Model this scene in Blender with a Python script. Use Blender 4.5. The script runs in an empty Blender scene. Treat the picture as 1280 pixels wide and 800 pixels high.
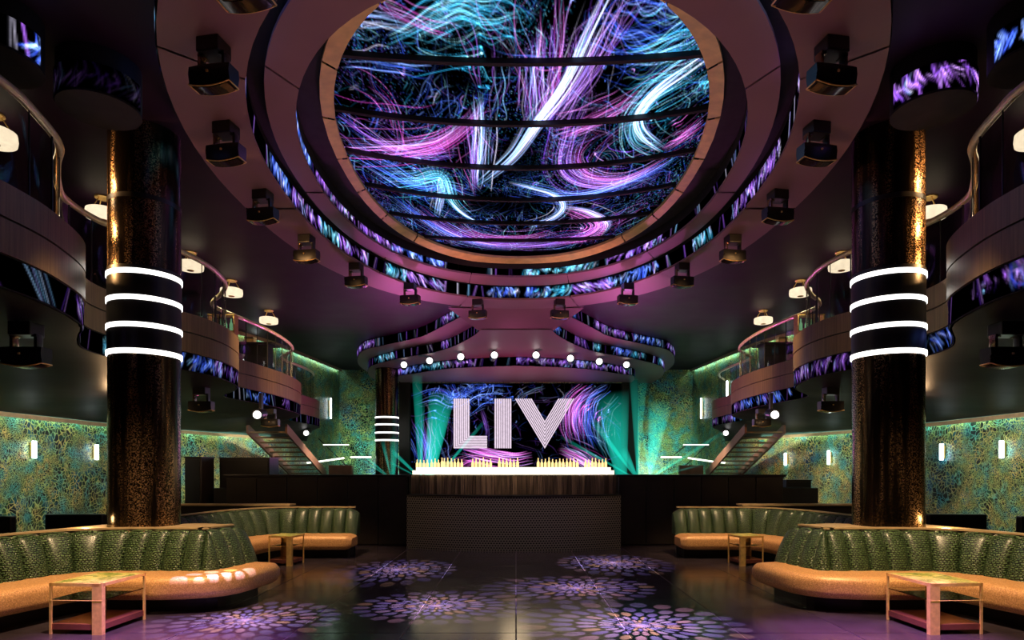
import bpy, bmesh, math, random
import numpy as np
from mathutils import Vector, Matrix
random.seed(7)
S = bpy.context.scene
COL = S.collection
PI = math.pi
F, CU, CV, EYE = 800.0, 645.0, 588.0, 1.6      # focal length (px), principal point, eye height

# ------------------------------------------------------------------ camera, world, exposure
cam = bpy.data.cameras.new('camera'); co = bpy.data.objects.new('camera', cam); COL.objects.link(co)
co.location = (0, 0, EYE); co.rotation_euler = (PI/2, 0, 0)
cam.lens = 36*F/1280; cam.sensor_width = 36
cam.shift_x = (640-CU)/1280; cam.shift_y = (CV-400)/1280
cam.clip_start = 0.05
S.camera = co
w = bpy.data.worlds.new('world'); S.world = w; w.use_nodes = True
w.node_tree.nodes['Background'].inputs[0].default_value = (0.004, 0.003, 0.005, 1)
w.node_tree.nodes['Background'].inputs[1].default_value = 0.3
S.view_settings.view_transform = 'Standard'; S.view_settings.look = 'None'
S.view_settings.gamma = 1; S.view_settings.exposure = 0.0
S.cycles.use_denoising = True
S.cycles.max_bounces = 6; S.cycles.transparent_max_bounces = 24
S.cycles.sample_clamp_indirect = 4.0

def lamp(kind, name, loc, target, power, color, size=0.1, angle=60, blend=0.6):
    l = bpy.data.lights.new(name, kind); l.energy = power; l.color = color
    if kind == 'SPOT':
        l.spot_size = math.radians(angle); l.spot_blend = blend
    l.shadow_soft_size = size
    o = bpy.data.objects.new(name, l); COL.objects.link(o); o.location = loc
    if target is not None:
        d = Vector(target)-Vector(loc)
        o.rotation_euler = d.to_track_quat('-Z', 'Y').to_euler()
    return o

WARM = (1.0, 0.66, 0.36); PINK = (1.0, 0.22, 0.55)
for m in (-1, 1):
    # moving heads of the ring washing the booths in warm white
    lamp('SPOT', 'booth_wash_light', (m*3.3, 5.6, 5.2), (m*4.3, 7.1, 0.4), 1900, WARM, .08, 48, .8)
    lamp('SPOT', 'booth_wash_light', (m*3.66, 9.6, 5.2), (m*3.9, 11.6, 0.4), 1300, WARM, .08, 42, .8)
    # purple wash on the dance floor in front of the booths
    lamp('SPOT', 'floor_wash_light', (m*2.2, 5.2, 5.2), (m*3.3, 5.75, 0), 6500, (0.70, 0.22, 1.0), .08, 32, 1.0)
    lamp('SPOT', 'added_table_spot', (m*2.6, 3.6, 3.4), (m*4.15, 6.45, 0.35), 420, (1.0, .72, .36), .08, 17, .9)  # added warm spot, no fixture, keeps the table brass from going purple
    # added spots imitating the columns' warm reflected streak, and warm spots on balcony fronts
    for zz, pw in ((4.35, 60), (4.9, 70), (5.5, 60)): lamp('SPOT', 'added_column_spot', (m*5.95, 7.75, zz), (m*4.95, 8.35, zz), pw*3, (1.0, .50, .18), .06, 62, .7)
    lamp('SPOT', 'balcony_wash_light', (m*3.1, 12.0, 5.0), (m*5.8, 12.4, 3.7), 600, (1.0, .58, .26), .1, 60, .9)
    lamp('SPOT', 'balcony_wash_light', (m*2.2, 13.6, 4.9), (m*6.6, 17.5, 3.7), 1100, (1.0, .56, .24), .1, 50, .9)
    # magenta wash from the stage onto ceiling and far balcony noses
    lamp('SPOT', 'magenta_wash_light', (m*3.4, 20.2, 2.2), (m*4.6, 17.0, 6.0), 620, (1.0, .16, .75), .2, 110, 1.0)
    lamp('SPOT', 'ring_wash_light', (m*1.9, 12.45, 1.9), (m*1.8, 14.2, 5.65), 560, (1.0, .30, .55), .15, 52, 1.0)
    lamp('SPOT', 'magenta_wash_light', (m*4.2, 22.5, 4.6), (m*7.2, 21.0, 3.5), 150, (1, .12, .9), .1, 80, .9)
    # low lamp at the foot of each column
    lamp('POINT', 'column_foot_light', (m*5.38, 8.0, .97), None, 6, (1.0, .62, .25), .04)
    lamp('POINT', 'under_balcony_light', (m*7.2, 11.5, 2.7), None, 40, (1.0, .6, .3), .15)
    # teal glow of the lasers in the haze at the back wall
    lamp('SPOT', 'laser_glow_light', (m*6.0, 25.9, 1.4), (m*6.3, 28, 2.0), 330, (0.50, 1.0, 0.85), .2, 100, .9)
    lamp('SPOT', 'added_stair_spot', (m*5.6, 21.3, 2.5), (m*7.4, 21.3, 2.0), 260, (1.0, .9, .62), .15, 90, .9)  # added spot, no fixture, brightens the stair treads
    lamp('SPOT', 'wall_wash_light', (m*6.6, 12.5, 2.7), (m*10, 13.8, 1.3), 200, (.95, 1.0, .85), .2, 110, .9)
    lamp('SPOT', 'wall_wash_light', (m*6.8, 17.0, 2.7), (m*9.6, 18.6, 1.3), 180, (.95, 1.0, .85), .2, 110, .9)
lamp('SPOT', 'booth_front_light', (0, 9.6, 5.9), (0, 12.9, 1.0), 300, (1.0, .76, .70), .1, 44, .9)
lamp('SPOT', 'added_soffit_spot', (0, 5.0, 0.9), (0, 8.5, 6.0), 150, (1.0, .56, .30), .3, 110, .9)  # added lamp in mid-air, no fixture, browns the near ring soffit
lamp('SPOT', 'canopy_wash_light', (0, 21.5, 2.0), (0, 21.5, 5.1), 210, (1.0, .17, .45), .3, 150, .9)
lamp('POINT', 'booth_glow_light', (0, 12.6, 1.95), None, 14, (1.0, .75, .45), .3)

# ------------------------------------------------------------------ node helpers and materials
def newmat(name):
    m = bpy.data.materials.new(name); m.use_nodes = True
    nt = m.node_tree; nt.nodes.clear()
    out = nt.nodes.new('ShaderNodeOutputMaterial')
    return m, nt, out
def node(nt, typ, **kw):
    n = nt.nodes.new(typ)
    for k, v in kw.items():
        if k in n.inputs.keys() if isinstance(k, str) else False: pass
        setattr(n, k, v)
    return n
def mth(nt, op, a, b=None, c=None):
    n = nt.nodes.new('ShaderNodeMath'); n.operation = op
    for i, v in enumerate((a, b, c)):
        if v is None: continue
        if isinstance(v, (int, float)): n.inputs[i].default_value = v
        else: nt.links.new(v, n.inputs[i])
    return n.outputs[0]
def ramp(nt, fac, stops, interp='LINEAR'):
    n = nt.nodes.new('ShaderNodeValToRGB'); n.color_ramp.interpolation = interp
    e = n.color_ramp.elements
    while len(e) < len(stops): e.new(0.5)
    for el, (p, c) in zip(e, stops):
        el.position = p; el.color = (c[0], c[1], c[2], 1)
    nt.links.new(fac, n.inputs[0])
    return n.outputs[0]
def mix(nt, fac, a, b, blend='MIX'):
    n = nt.nodes.new('ShaderNodeMix'); n.data_type = 'RGBA'; n.blend_type = blend
    for s, v in ((n.inputs[0], fac), (n.inputs[6], a), (n.inputs[7], b)):
        if isinstance(v, (int, float)): s.default_value = v
        elif isinstance(v, tuple): s.default_value = (v[0], v[1], v[2], 1)
        else: nt.links.new(v, s)
    return n.outputs[2]
def coords(nt, scale=(1, 1, 1), kind='Object'):
    t = nt.nodes.new('ShaderNodeTexCoord'); mp = nt.nodes.new('ShaderNodeMapping')
    mp.inputs['Scale'].default_value = scale
    nt.links.new(t.outputs[kind], mp.inputs[0])
    return mp.outputs[0]
def noise(nt, vec, scale, detail=3, rough=.5, dist=0):
    n = nt.nodes.new('ShaderNodeTexNoise')
    n.inputs['Scale'].default_value = scale; n.inputs['Detail'].default_value = detail
    n.inputs['Roughness'].default_value = rough; n.inputs['Distortion'].default_value = dist
    if vec is not None: nt.links.new(vec, n.inputs['Vector'])
    return n
def principled(nt, out, color, rough=.5, metal=0., spec=.5, bump=None, bstr=.3, bdist=.02, coat=0.):
    p = nt.nodes.new('ShaderNodeBsdfPrincipled')
    for nm, v in (('Base Color', color), ('Roughness', rough), ('Metallic', metal), ('Specular IOR Level', spec), ('Coat Weight', coat)):
        s = p.inputs[nm]
        if isinstance(v, tuple): s.default_value = (v[0], v[1], v[2], 1)
        elif isinstance(v, (int, float)): s.default_value = v
        else: nt.links.new(v, s)
    if bump is not None:
        b = nt.nodes.new('ShaderNodeBump'); b.inputs['Strength'].default_value = bstr; b.inputs['Distance'].default_value = bdist
        nt.links.new(bump, b.inputs['Height']); nt.links.new(b.outputs[0], p.inputs['Normal'])
    nt.links.new(p.outputs[0], out.inputs[0])
    return p
def simple(name, color, rough=.5, metal=0., spec=.5, var=.15, vscale=6., coat=0., bstr=0.05):
    m, nt, out = newmat(name)
    n = noise(nt, coords(nt), vscale, 4)
    lo = tuple(c*(1-var) for c in color); hi = tuple(min(1, c*(1+var)) for c in color)
    c = ramp(nt, n.outputs[0], [(.3, lo), (.7, hi)])
    r = mth(nt, 'MULTIPLY_ADD', n.outputs[0], rough*.4, rough*.8)
    principled(nt, out, c, r, metal, spec, n.outputs[0], bstr, .01, coat)
    return m
def emis(name, color, strength, sample=True):
    m, nt, out = newmat(name)
    e = nt.nodes.new('ShaderNodeEmission')
    n = noise(nt, coords(nt), 9, 3)
    c = ramp(nt, n.outputs[0], [(.3, tuple(x*.82 for x in color)), (.7, color)])
    nt.links.new(c, e.inputs[0]); e.inputs[1].default_value = strength
    nt.links.new(e.outputs[0], out.inputs[0])
    if not sample: m.cycles.emission_sampling = 'NONE'
    return m
M = {}
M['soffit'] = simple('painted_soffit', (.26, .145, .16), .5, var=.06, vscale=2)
M['ceiling'] = simple('dark_ceiling_paint', (.022, .008, .020), .5, spec=.25, var=.15, vscale=1)
M['black'] = simple('black_lacquer', (.008, .007, .008), .35, var=.2)
M['matte'] = simple('matte_black', (.006, .006, .007), .7, var=.2)
M['fixture'] = simple('black_fixture', (.012, .011, .012), .3, var=.2)
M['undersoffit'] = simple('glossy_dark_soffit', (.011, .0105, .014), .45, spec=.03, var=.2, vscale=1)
M['brass'] = simple('brushed_brass', (.86, .58, .20), .32, .5, vscale=20)
M['palebrass'] = simple('pale_brass_rail', (.85, .70, .42), .35, .35, vscale=14)
M['gold'] = simple('matt_gold_ring', (.80, .60, .20), .55, .1, vscale=6)
M['tan'] = simple('tan_ledge_veneer', (.52, .38, .20), .4, .2, vscale=8)
M['tray'] = simple('copper_tray', (.30, .10, .08), .25, .7, vscale=8)
M['walnutdark'] = simple('dark_stained_wood', (.020, .014, .010), .4, vscale=4)
M['stringer'] = simple('red_brown_stringer', (.22, .10, .07), .4, .3, vscale=4)
M['tread'] = simple('stair_tread_wood', (.30, .18, .09), .4, vscale=5)
M['grout'] = simple('pale_grout', (.11, .075, .09), .6, vscale=12)
M['warmlamp'] = emis('alabaster_glow', (1.0, .80, .55), 1.25)
M['whitelamp'] = emis('white_lamp', (1.0, .98, .95), 3.5)
M['ringlamp'] = emis('white_ring_lamp', (1.0, .97, .92), 3.0)
M['cove'] = emis('teal_cove_lamp', (.45, 1.0, .72), 9)
M['covewarm'] = emis('pale_green_cove_lamp', (.55, 1.0, .60), 12)
M['sconce'] = emis('sconce_lamp', (.85, .97, 1.0), 7)
M['ledge_glow'] = emis('lit_ledge', (1.0, .86, .60), 2.2)
M['bottle'] = emis('glowing_amber_bottle', (1.0, .66, .26), 1.9)  # backlight from the ledge put in as the bottle's own emission
M['letter'] = emis('lit_letter', (.92, .74, .90), 1.05, False)
M['lens'] = simple('dark_lens_glass', (.05, .03, .03), .12, .3)
M['lensdim'] = simple('dark_glass_lens', (.30, .19, .12), .15, .8)
M['strip'] = emis('pale_stair_strip_lamp', (.95, 1.0, .80), 3)
M['greenlit'] = emis('glowing_green_bottle', (.35, .8, .4), .35)  # green backlight put in as emission of the glass itself

def m_column():
    m, nt, out = newmat('speckled_bronze_column')
    n = noise(nt, coords(nt), 55, 3, .75)
    b = noise(nt, coords(nt, (5, 5, .3)), 1.3, 3)  # vertical streaks: reflected gloss put into the colour
    f = mth(nt, 'MULTIPLY', ramp(nt, n.outputs[0], [(.46, (0, 0, 0)), (.58, (1, 1, 1))]), ramp(nt, b.outputs[0], [(.44, (.04,)*3), (.60, (1,)*3)]))
    c = mix(nt, f, (.022, .016, .012), (.50, .31, .16))
    r = mth(nt, 'MULTIPLY_ADD', f, .22, .16)
    principled(nt, out, c, r, .92, .5, n.outputs[0], .15, .008)
    return m
M['column'] = m_column()
def m_bronze():
    m, nt, out = newmat('brushed_bronze_fascia')
    n = noise(nt, coords(nt, (14, 14, .4)), 3, 3)
    c = ramp(nt, n.outputs[0], [(.3, (.15, .105, .055)), (.7, (.26, .175, .085))])
    principled(nt, out, c, .36, .5, .5, n.outputs[0], .03, .01)
    return m
M['bronze'] = m_bronze()
def m_wallpaper():
    m, nt, out = newmat('peacock_cell_wallpaper')
    v = coords(nt)
    d = noise(nt, v, 1.3, 3, .6)
    va = nt.nodes.new('ShaderNodeVectorMath'); va.operation = 'MULTIPLY_ADD'
    nt.links.new(d.outputs['Color'], va.inputs[0]); va.inputs[1].default_value = (.55, .55, .55); nt.links.new(v, va.inputs[2])
    def vor(feat, sc):
        n = nt.nodes.new('ShaderNodeTexVoronoi'); n.feature = feat; n.inputs['Scale'].default_value = sc
        nt.links.new(va.outputs[0], n.inputs['Vector']); return n
    e1 = vor('DISTANCE_TO_EDGE', 11.0); e2 = vor('DISTANCE_TO_EDGE', 24.0)
    cc = vor('F1', 11.0)
    sel = noise(nt, v, .9, 3, .6)
    sm = ramp(nt, sel.outputs[0], [(.46, (0, 0, 0)), (.54, (1, 1, 1))])
    edge = mix(nt, sm, ramp(nt, e1.outputs[0], [(.02, (1,)*3), (.11, (0,)*3)]), ramp(nt, e2.outputs[0], [(.03, (1,)*3), (.16, (0,)*3)]))
    pal = noise(nt, v, 1.7, 4, .65)
    fill = ramp(nt, pal.outputs[0], [(.30, (.012, .05, .22)), (.42, (.02, .22, .28)), (.50, (.03, .18, .07)), (.58, (.14, .17, .03)), (.66, (.01, .04, .06)), (.75, (.32, .16, .03))])
    dark = ramp(nt, cc.outputs['Color'], [(.30, (.04,)*3), (.55, (1,)*3)])
    fill = mix(nt, 1.0, mix(nt, .95, fill, dark, 'MULTIPLY'), (.62, .62, .75), 'MULTIPLY')
    line = ramp(nt, noise(nt, v, 2.3, 3).outputs[0], [(.35, (.20, .72, .66)), (.5, (.62, .72, .24)), (.62, (.95, .72, .24)), (.72, (.25, .66, .42))])
    c = mix(nt, edge, fill, line)
    big = noise(nt, v, .55, 3, .6)
    c = mix(nt, 1.0, c, ramp(nt, big.outputs[0], [(.38, (.35, .40, .55)), (.55, (1, 1, 1))]), 'MULTIPLY')
    principled(nt, out, c, .35, 0, .5, edge, .2, .01)
    return m
M['wallpaper'] = m_wallpaper()
def m_croc():
    m, nt, out = newmat('green_croc_leather')
    v = coords(nt, kind='UV')
    d = noise(nt, v, 9.0, 2)
    va = nt.nodes.new('ShaderNodeVectorMath'); va.operation = 'MULTIPLY_ADD'
    nt.links.new(d.outputs['Color'], va.inputs[0]); va.inputs[1].default_value = (.075, .06, 0); nt.links.new(v, va.inputs[2])
    b = nt.nodes.new('ShaderNodeTexBrick'); nt.links.new(va.outputs[0], b.inputs[0])
    b.inputs['Scale'].default_value = 1.0; b.inputs['Brick Width'].default_value = .036; b.inputs['Row Height'].default_value = .022
    b.inputs['Mortar Size'].default_value = .007; b.inputs['Mortar Smooth'].default_value = .6; b.inputs['Bias'].default_value = 0
    b.inputs['Color1'].default_value = (.105, .175, .075, 1); b.inputs['Color2'].default_value = (.04, .085, .032, 1); b.inputs['Mortar'].default_value = (.004, .008, .003, 1)
    inv = mth(nt, 'SUBTRACT', 1.0, b.outputs['Fac'])
    principled(nt, out, b.outputs['Color'], .32, 0, .5, inv, .5, .006)
    return m
M['croc'] = m_croc()
def m_copper():
    m, nt, out = newmat('copper_shimmer_leather')
    v = coords(nt)
    n = noise(nt, v, 75, 3, .7)
    c = ramp(nt, n.outputs[0], [(.35, (.42, .20, .07)), (.58, (.70, .38, .15)), (.72, (.92, .60, .28))])
    principled(nt, out, c, .45, .15, .5, n.outputs[0], .25, .005)
    return m
M['copper'] = m_copper()
def m_marble():
    m, nt, out = newmat('green_gold_marble')
    n = noise(nt, coords(nt), 9, 6, .65, 1.5)
    c = ramp(nt, n.outputs[0], [(.3, (.06, .12, .02)), (.48, (.26, .30, .06)), (.56, (.70, .60, .18)), (.7, (.14, .18, .03))])
    principled(nt, out, c, .35, 0, .25)
    return m
M['marble'] = m_marble()
def m_tile():
    m, nt, out = newmat('dark_polished_tile')
    v = coords(nt)
    n = noise(nt, v, 2.2, 5, .6); n2 = noise(nt, v, 40, 2)
    c = ramp(nt, n.outputs[0], [(.3, (.022, .016, .020)), (.7, (.045, .034, .042))])
    r = mth(nt, 'MULTIPLY_ADD', n.outputs[0], .16, .10)
    principled(nt, out, c, r, 0, .55, n2.outputs[0], .02, .005)
    return m
M['tile'] = m_tile()
def m_slat():
    m, nt, out = newmat('streaked_walnut_slat')
    oi = nt.nodes.new('ShaderNodeObjectInfo')
    n = noise(nt, coords(nt, (30, 30, 1.2)), 2, 4)
    c = ramp(nt, n.outputs[0], [(.3, (.05, .032, .02)), (.7, (.22, .14, .085))])
    k = mth(nt, 'MULTIPLY_ADD', oi.outputs['Random'], .9, .35)
    c = mix(nt, 1.0, c, k, 'MULTIPLY')
    principled(nt, out, c, .35, 0, .5)
    return m
M['slat'] = m_slat()
def m_perf():
    m, nt, out = newmat('perforated_black_metal')
    v = coords(nt, kind='UV')
    sx = nt.nodes.new('ShaderNodeSeparateXYZ'); nt.links.new(v, sx.inputs[0])
    row = mth(nt, 'FLOOR', mth(nt, 'DIVIDE', sx.outputs[1], .045))
    off = mth(nt, 'MULTIPLY', mth(nt, 'MODULO', row, 2.0), .5)
    fx = mth(nt, 'SUBTRACT', mth(nt, 'FRACT', mth(nt, 'ADD', mth(nt, 'DIVIDE', sx.outputs[0], .056), off)), .5)
    fy = mth(nt, 'SUBTRACT', mth(nt, 'FRACT', mth(nt, 'DIVIDE', sx.outputs[1], .045)), .5)
    r = mth(nt, 'SQRT', mth(nt, 'ADD', mth(nt, 'MULTIPLY', fx, fx), mth(nt, 'MULTIPLY', fy, fy)))
    c = ramp(nt, r, [(.27, (.004, .004, .004)), (.36, (.30, .26, .22))])
    principled(nt, out, c, .4, .5, .5, r, .4, .01)
    return m
M['perf'] = m_perf()
def m_glass(name, tint, refl, trans):
    m, nt, out = newmat(name)
    t = nt.nodes.new('ShaderNodeBsdfTransparent'); t.inputs[0].default_value = (*tint, 1)
    g = nt.nodes.new('ShaderNodeBsdfGlossy'); g.inputs['Roughness'].default_value = .03
    f = nt.nodes.new('ShaderNodeFresnel'); f.inputs[0].default_value = 1.5
    k = mth(nt, 'MULTIPLY_ADD', f.outputs[0], refl, 1-trans)
    ms = nt.nodes.new('ShaderNodeMixShader'); nt.links.new(k, ms.inputs[0])
    nt.links.new(t.outputs[0], ms.inputs[1]); nt.links.new(g.outputs[0], ms.inputs[2])
    nt.links.new(ms.outputs[0], out.inputs[0])
    return m
M['glass'] = m_glass('clear_balustrade_glass', (.88, .90, .90), .35, 1.0)
M['smoke'] = m_glass('smoked_glass_shelf', (.30, .22, .16), .8, .97)
def m_led():
    m, nt, out = newmat('led_screen_pixels')
    a = nt.nodes.new('ShaderNodeAttribute'); a.attribute_name = 'Col'
    e = nt.nodes.new('ShaderNodeEmission'); nt.links.new(a.outputs['Color'], e.inputs[0]); e.inputs[1].default_value = 1.0
    nt.links.new(e.outputs[0], out.inputs[0]); m.cycles.emission_sampling = 'NONE'
    return m
M['led'] = m_led()
def m_beam(name, color, strength):
    m, nt, out = newmat(name)
    t = nt.nodes.new('ShaderNodeTexCoord'); sx = nt.nodes.new('ShaderNodeSeparateXYZ'); nt.links.new(t.outputs['Object'], sx.inputs[0])
    k = mth(nt, 'MULTIPLY', mth(nt, 'POWER', mth(nt, 'MAXIMUM', mth(nt, 'SUBTRACT', 1.0, sx.outputs[2]), 0.0), 1.1), strength)
    e = nt.nodes.new('ShaderNodeEmission'); e.inputs[0].default_value = (*color, 1); nt.links.new(k, e.inputs[1])
    nt.links.new(e.outputs[0], out.inputs['Volume'])
    return m
M['beam'] = m_beam('laser_light_in_haze', (.02, .95, .70), 1.9)
M['beamwide'] = m_beam('broad_laser_fan_in_haze', (.02, .95, .70), .95)
M['beamthin'] = m_beam('thin_laser_light_in_haze', (.02, .95, .72), 4.5)

# ------------------------------------------------------------------ object helpers
def prop(o, label=None, cat=None, group=None, kind=None):
    if label: o['label'] = label
    if cat: o['category'] = cat
    if group: o['group'] = group
    if kind: o['kind'] = kind
    return o
def thing(name, label, cat, loc=(0, 0, 0), group=None):
    o = bpy.data.objects.new(name, None); COL.objects.link(o); o.location = loc
    o.empty_display_size = .1
    return prop(o, label, cat, group)
def link(name, me, mat, parent=None):
    o = bpy.data.objects.new(name, me); COL.objects.link(o)
    if mat is not None and not me.materials: me.materials.append(mat)
    if parent is not None: o.parent = parent
    return o
def wloc(p):
    v = Vector((0, 0, 0))
    while p is not None:
        v += p.location; p = p.parent
    return v
def copy_tree(o, parent=None):
    c = o.copy(); COL.objects.link(c)
    if parent is not None: c.parent = parent
    for ch in list(o.children): copy_tree(ch, c)
    return c
class MB:
    def __init__(s): s.v = []; s.f = []; s.uv = None
    def add(s, vs, fs):
        n = len(s.v); s.v += [tuple(p) for p in vs]; s.f += [tuple(i+n for i in f) for f in fs]; return s
    def box(s, c, d, rz=0., bev=0., mat=None):
        hx, hy, hz = d[0]/2, d[1]/2, d[2]/2
        if bev > 0:
            bm = bmesh.new(); bmesh.ops.create_cube(bm, size=1)
            for v in bm.verts: v.co = Vector((v.co.x*d[0], v.co.y*d[1], v.co.z*d[2]))
            bmesh.ops.bevel(bm, geom=bm.edges[:], offset=bev, segments=2, profile=.6, affect='EDGES')
            vs = [v.co.copy() for v in bm.verts]; fs = [[v.index for v in f.verts] for f in bm.faces]; bm.free()
        else:
            vs = [Vector((x*hx, y*hy, z*hz)) for x in (-1, 1) for y in (-1, 1) for z in (-1, 1)]
            fs = [(0, 1, 3, 2), (4, 6, 7, 5), (0, 4, 5, 1), (2, 3, 7, 6), (0, 2, 6, 4), (1, 5, 7, 3)]
        R = Matrix.Rotation(rz, 3, 'Z') if mat is None else mat
        return s.add([R @ v + Vector(c) for v in vs], fs)
    def prism(s, poly, z0, z1):
        n = len(poly)
        a = sum(poly[i][0]*poly[(i+1) % n][1]-poly[(i+1) % n][0]*poly[i][1] for i in range(n))
        if a < 0: poly = poly[::-1]
        vs = [(x, y, z0) for x, y in poly]+[(x, y, z1) for x, y in poly]
        fs = [tuple(range(n))[::-1], tuple(range(n, 2*n))]+[(i, (i+1) % n, n+(i+1) % n, n+i) for i in range(n)]
        return s.add(vs, fs)
    def tube(s, pts, r, n=8, caps=True):
        pts = [Vector(p) for p in pts]; vs = []; fs = []
        rr = r if isinstance(r, (list, tuple)) else [r]*len(pts)
        for i, p in enumerate(pts):
            t = (pts[min(i+1, len(pts)-1)]-pts[max(i-1, 0)]).normalized()
            a = Vector((0, 0, 1)) if abs(t.z) < .9 else Vector((1, 0, 0))
            u = t.cross(a).normalized(); w2 = u.cross(t)
            for k in range(n):
                an = 2*PI*k/n; vs.append(p+(u*math.cos(an)+w2*math.sin(an))*rr[i])
        for i in range(len(pts)-1):
            for k in range(n):
                fs.append((i*n+k, i*n+(k+1) % n, (i+1)*n+(k+1) % n, (i+1)*n+k))
        if caps:
            fs.append(tuple(range(n))); m0 = (len(pts)-1)*n; fs.append(tuple(range(m0, m0+n))[::-1])
        return s.add(vs, fs)
    def lathe(s, prof, c=(0, 0, 0), n=24):
        vs = []; fs = []
        for r, z in prof:
            for k in range(n):
                a = 2*PI*k/n; vs.append((c[0]+r*math.cos(a), c[1]+r*math.sin(a), c[2]+z))
        for i in range(len(prof)-1):
            for k in range(n):
                fs.append((i*n+k, i*n+(k+1) % n, (i+1)*n+(k+1) % n, (i+1)*n+k))
        if prof[0][0] > 1e-5: fs.append(tuple(range(n))[::-1])
        if prof[-1][0] > 1e-5: m0 = (len(prof)-1)*n; fs.append(tuple(range(m0, m0+n)))
        return s.add(vs, fs)
    def grid(s, rows, close_u=False):            # rows of points -> quads
        nu = len(rows[0]); vs = [p for r in rows for p in r]; fs = []
        for i in range(len(rows)-1):
            for j in range(nu if close_u else nu-1):
                k = (j+1) % nu
                fs.append((i*nu+j, i*nu+k, (i+1)*nu+k, (i+1)*nu+j))
        return s.add(vs, fs)
    def build(s, name, mat, parent=None, smooth=False, mir=1, uv=None, fix=True):
        off = wloc(parent) if parent is not None else Vector((0, 0, 0))
        vs = [(v[0]*mir-off.x, v[1]-off.y, v[2]-off.z) for v in s.v]
        me = bpy.data.meshes.new(name); me.from_pydata(vs, [], s.f)
        if fix:
            bm = bmesh.new(); bm.from_mesh(me)
            bmesh.ops.recalc_face_normals(bm, faces=bm.faces[:]); bm.to_mesh(me); bm.free()
        if smooth:
            me.polygons.foreach_set('use_smooth', [True]*len(me.polygons))
            if smooth == 'auto': me.set_sharp_from_angle(angle=math.radians(40))
        if uv is not None:
            l = me.uv_layers.new(name='UVMap')
            for lp in me.loops: l.data[lp.index].uv = uv[lp.vertex_index]
        return link(name, me, mat, parent)
def part(name, mat, parent, fn, smooth=False, mir=1):
    b = MB(); fn(b); return b.build(name, mat, parent, smooth, mir)
def catmull(P, n=8):
    P = [np.array(p, float) for p in P]; Q = [2*P[0]-P[1]]+P+[2*P[-1]-P[-2]]; out = []
    for i in range(1, len(Q)-2):
        a, b, c, d = Q[i-1:i+3]
        for t in np.linspace(0, 1, n, endpoint=False):
            out.append(.5*(2*b+(c-a)*t+(2*a-5*b+4*c-d)*t*t+(3*b-a-3*c+d)*t**3))
    out.append(P[-1]); return np.array(out)
def resample(pts, step=None, n=None):
    pts = np.asarray(pts, float); d = np.r_[0, np.cumsum(np.linalg.norm(np.diff(pts, axis=0), axis=1))]
    if n is None: n = max(2, int(round(d[-1]/step))+1)
    s = np.linspace(0, d[-1], n)
    return np.stack([np.interp(s, d, pts[:, k]) for k in range(pts.shape[1])], 1), s
def rightn(pts):
    t = np.gradient(pts, axis=0); t /= np.linalg.norm(t, axis=1)[:, None]+1e-9
    return np.stack([t[:, 1], -t[:, 0]], 1)
def at(u, v, D):                                   # a point of the place from where the eye saw it and how far
    return ((u-CU)*D/F, D, EYE+(CV-v)*D/F)

# ------------------------------------------------------------------ LED picture content (flowing light filaments)
PAL = {'blue': [(.06, .14, 1.2), (.12, .28, 1.4), (.3, .5, 1.3)], 'cyan': [(.03, .45, .85), (.10, .65, 1.0), (.35, .85, 1.0)],
       'purple': [(.22, .07, .75), (.45, .15, .95), (.62, .32, 1.0)], 'pink': [(.75, .08, .62), (.85, .20, .80), (.72, .36, 1.0)],
       'white': [(.42, .48, 1.1), (.85, .80, 1.05), (.30, .65, 1.1)]}
LEDK = .42
def splat(R, x, y, c):
    H, W = R.shape[:2]; x0 = np.floor(x).astype(int); y0 = np.floor(y).astype(int); fx = x-x0; fy = y-y0
    for dx, dy, ww in ((0, 0, (1-fx)*(1-fy)), (1, 0, fx*(1-fy)), (0, 1, (1-fx)*fy), (1, 1, fx*fy)):
        xi, yi = x0+dx, y0+dy; ok = (xi >= 0) & (xi < W) & (yi >= 0) & (yi < H)
        idx = yi[ok]*W+xi[ok]
        for k in range(3):
            R[..., k] += np.bincount(idx, ww[ok]*c[ok, k], minlength=H*W).reshape(H, W)
def bundle(R, rng, ctrl, n, s0, s1, pal, inten, jit=1.0, crop=True):
    n = max(2, int(n*.62)); inten = inten*LEDK
    c = catmull(ctrl, 10); L = np.linalg.norm(np.diff(c, axis=0), axis=1).sum()
    c, _ = resample(c, n=max(12, int(L/.8))); N = len(c); nr = rightn(c); t = np.linspace(0, 1, N)
    cols = np.array(PAL[pal])
    for _ in range(n):
        o = rng.normal()*(1 if rng.random() < .8 else 3.2); ph = rng.uniform(0, 6.28, 3); fr = rng.uniform(.5, 3, 3)
        spread = s0+(s1-s0)*t
        lat = o*spread+sum(np.sin(fr[k]*6.28*t+ph[k]) for k in range(3))*jit*spread*.12
        a, b = (0, 1)
        if crop: a = rng.uniform(-.08, .5); b = rng.uniform(.5, 1.08)
        env = np.clip((t-a)*6, 0, 1)*np.clip((b-t)*6, 0, 1)*rng.uniform(.25, 1)**1.5*inten
        p = c+nr*lat[:, None]
        col = cols[rng.integers(3)][None]*env[:, None]*.8
        splat(R, p[:, 0], p[:, 1], col)
def haze(R, rng, n, sig, pals, inten):
    H, W = R.shape[:2]
    for _ in range(n):
        q = rng.uniform(0, 1, 2)*(W, H); m = rng.integers(150, 500)
        a = rng.uniform(0, 6.28); el = rng.uniform(.3, 1)
        g = rng.normal(size=(m, 2))*sig*(1, el); ca, sa = math.cos(a), math.sin(a)
        p = q+g@np.array([[ca, sa], [-sa, ca]])
        col = np.array(PAL[pals[rng.integers(len(pals))]])[rng.integers(0, 3, m)]*rng.uniform(.1, 1, m)[:, None]**2*inten
        splat(R, p[:, 0], p[:, 1], col)
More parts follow.
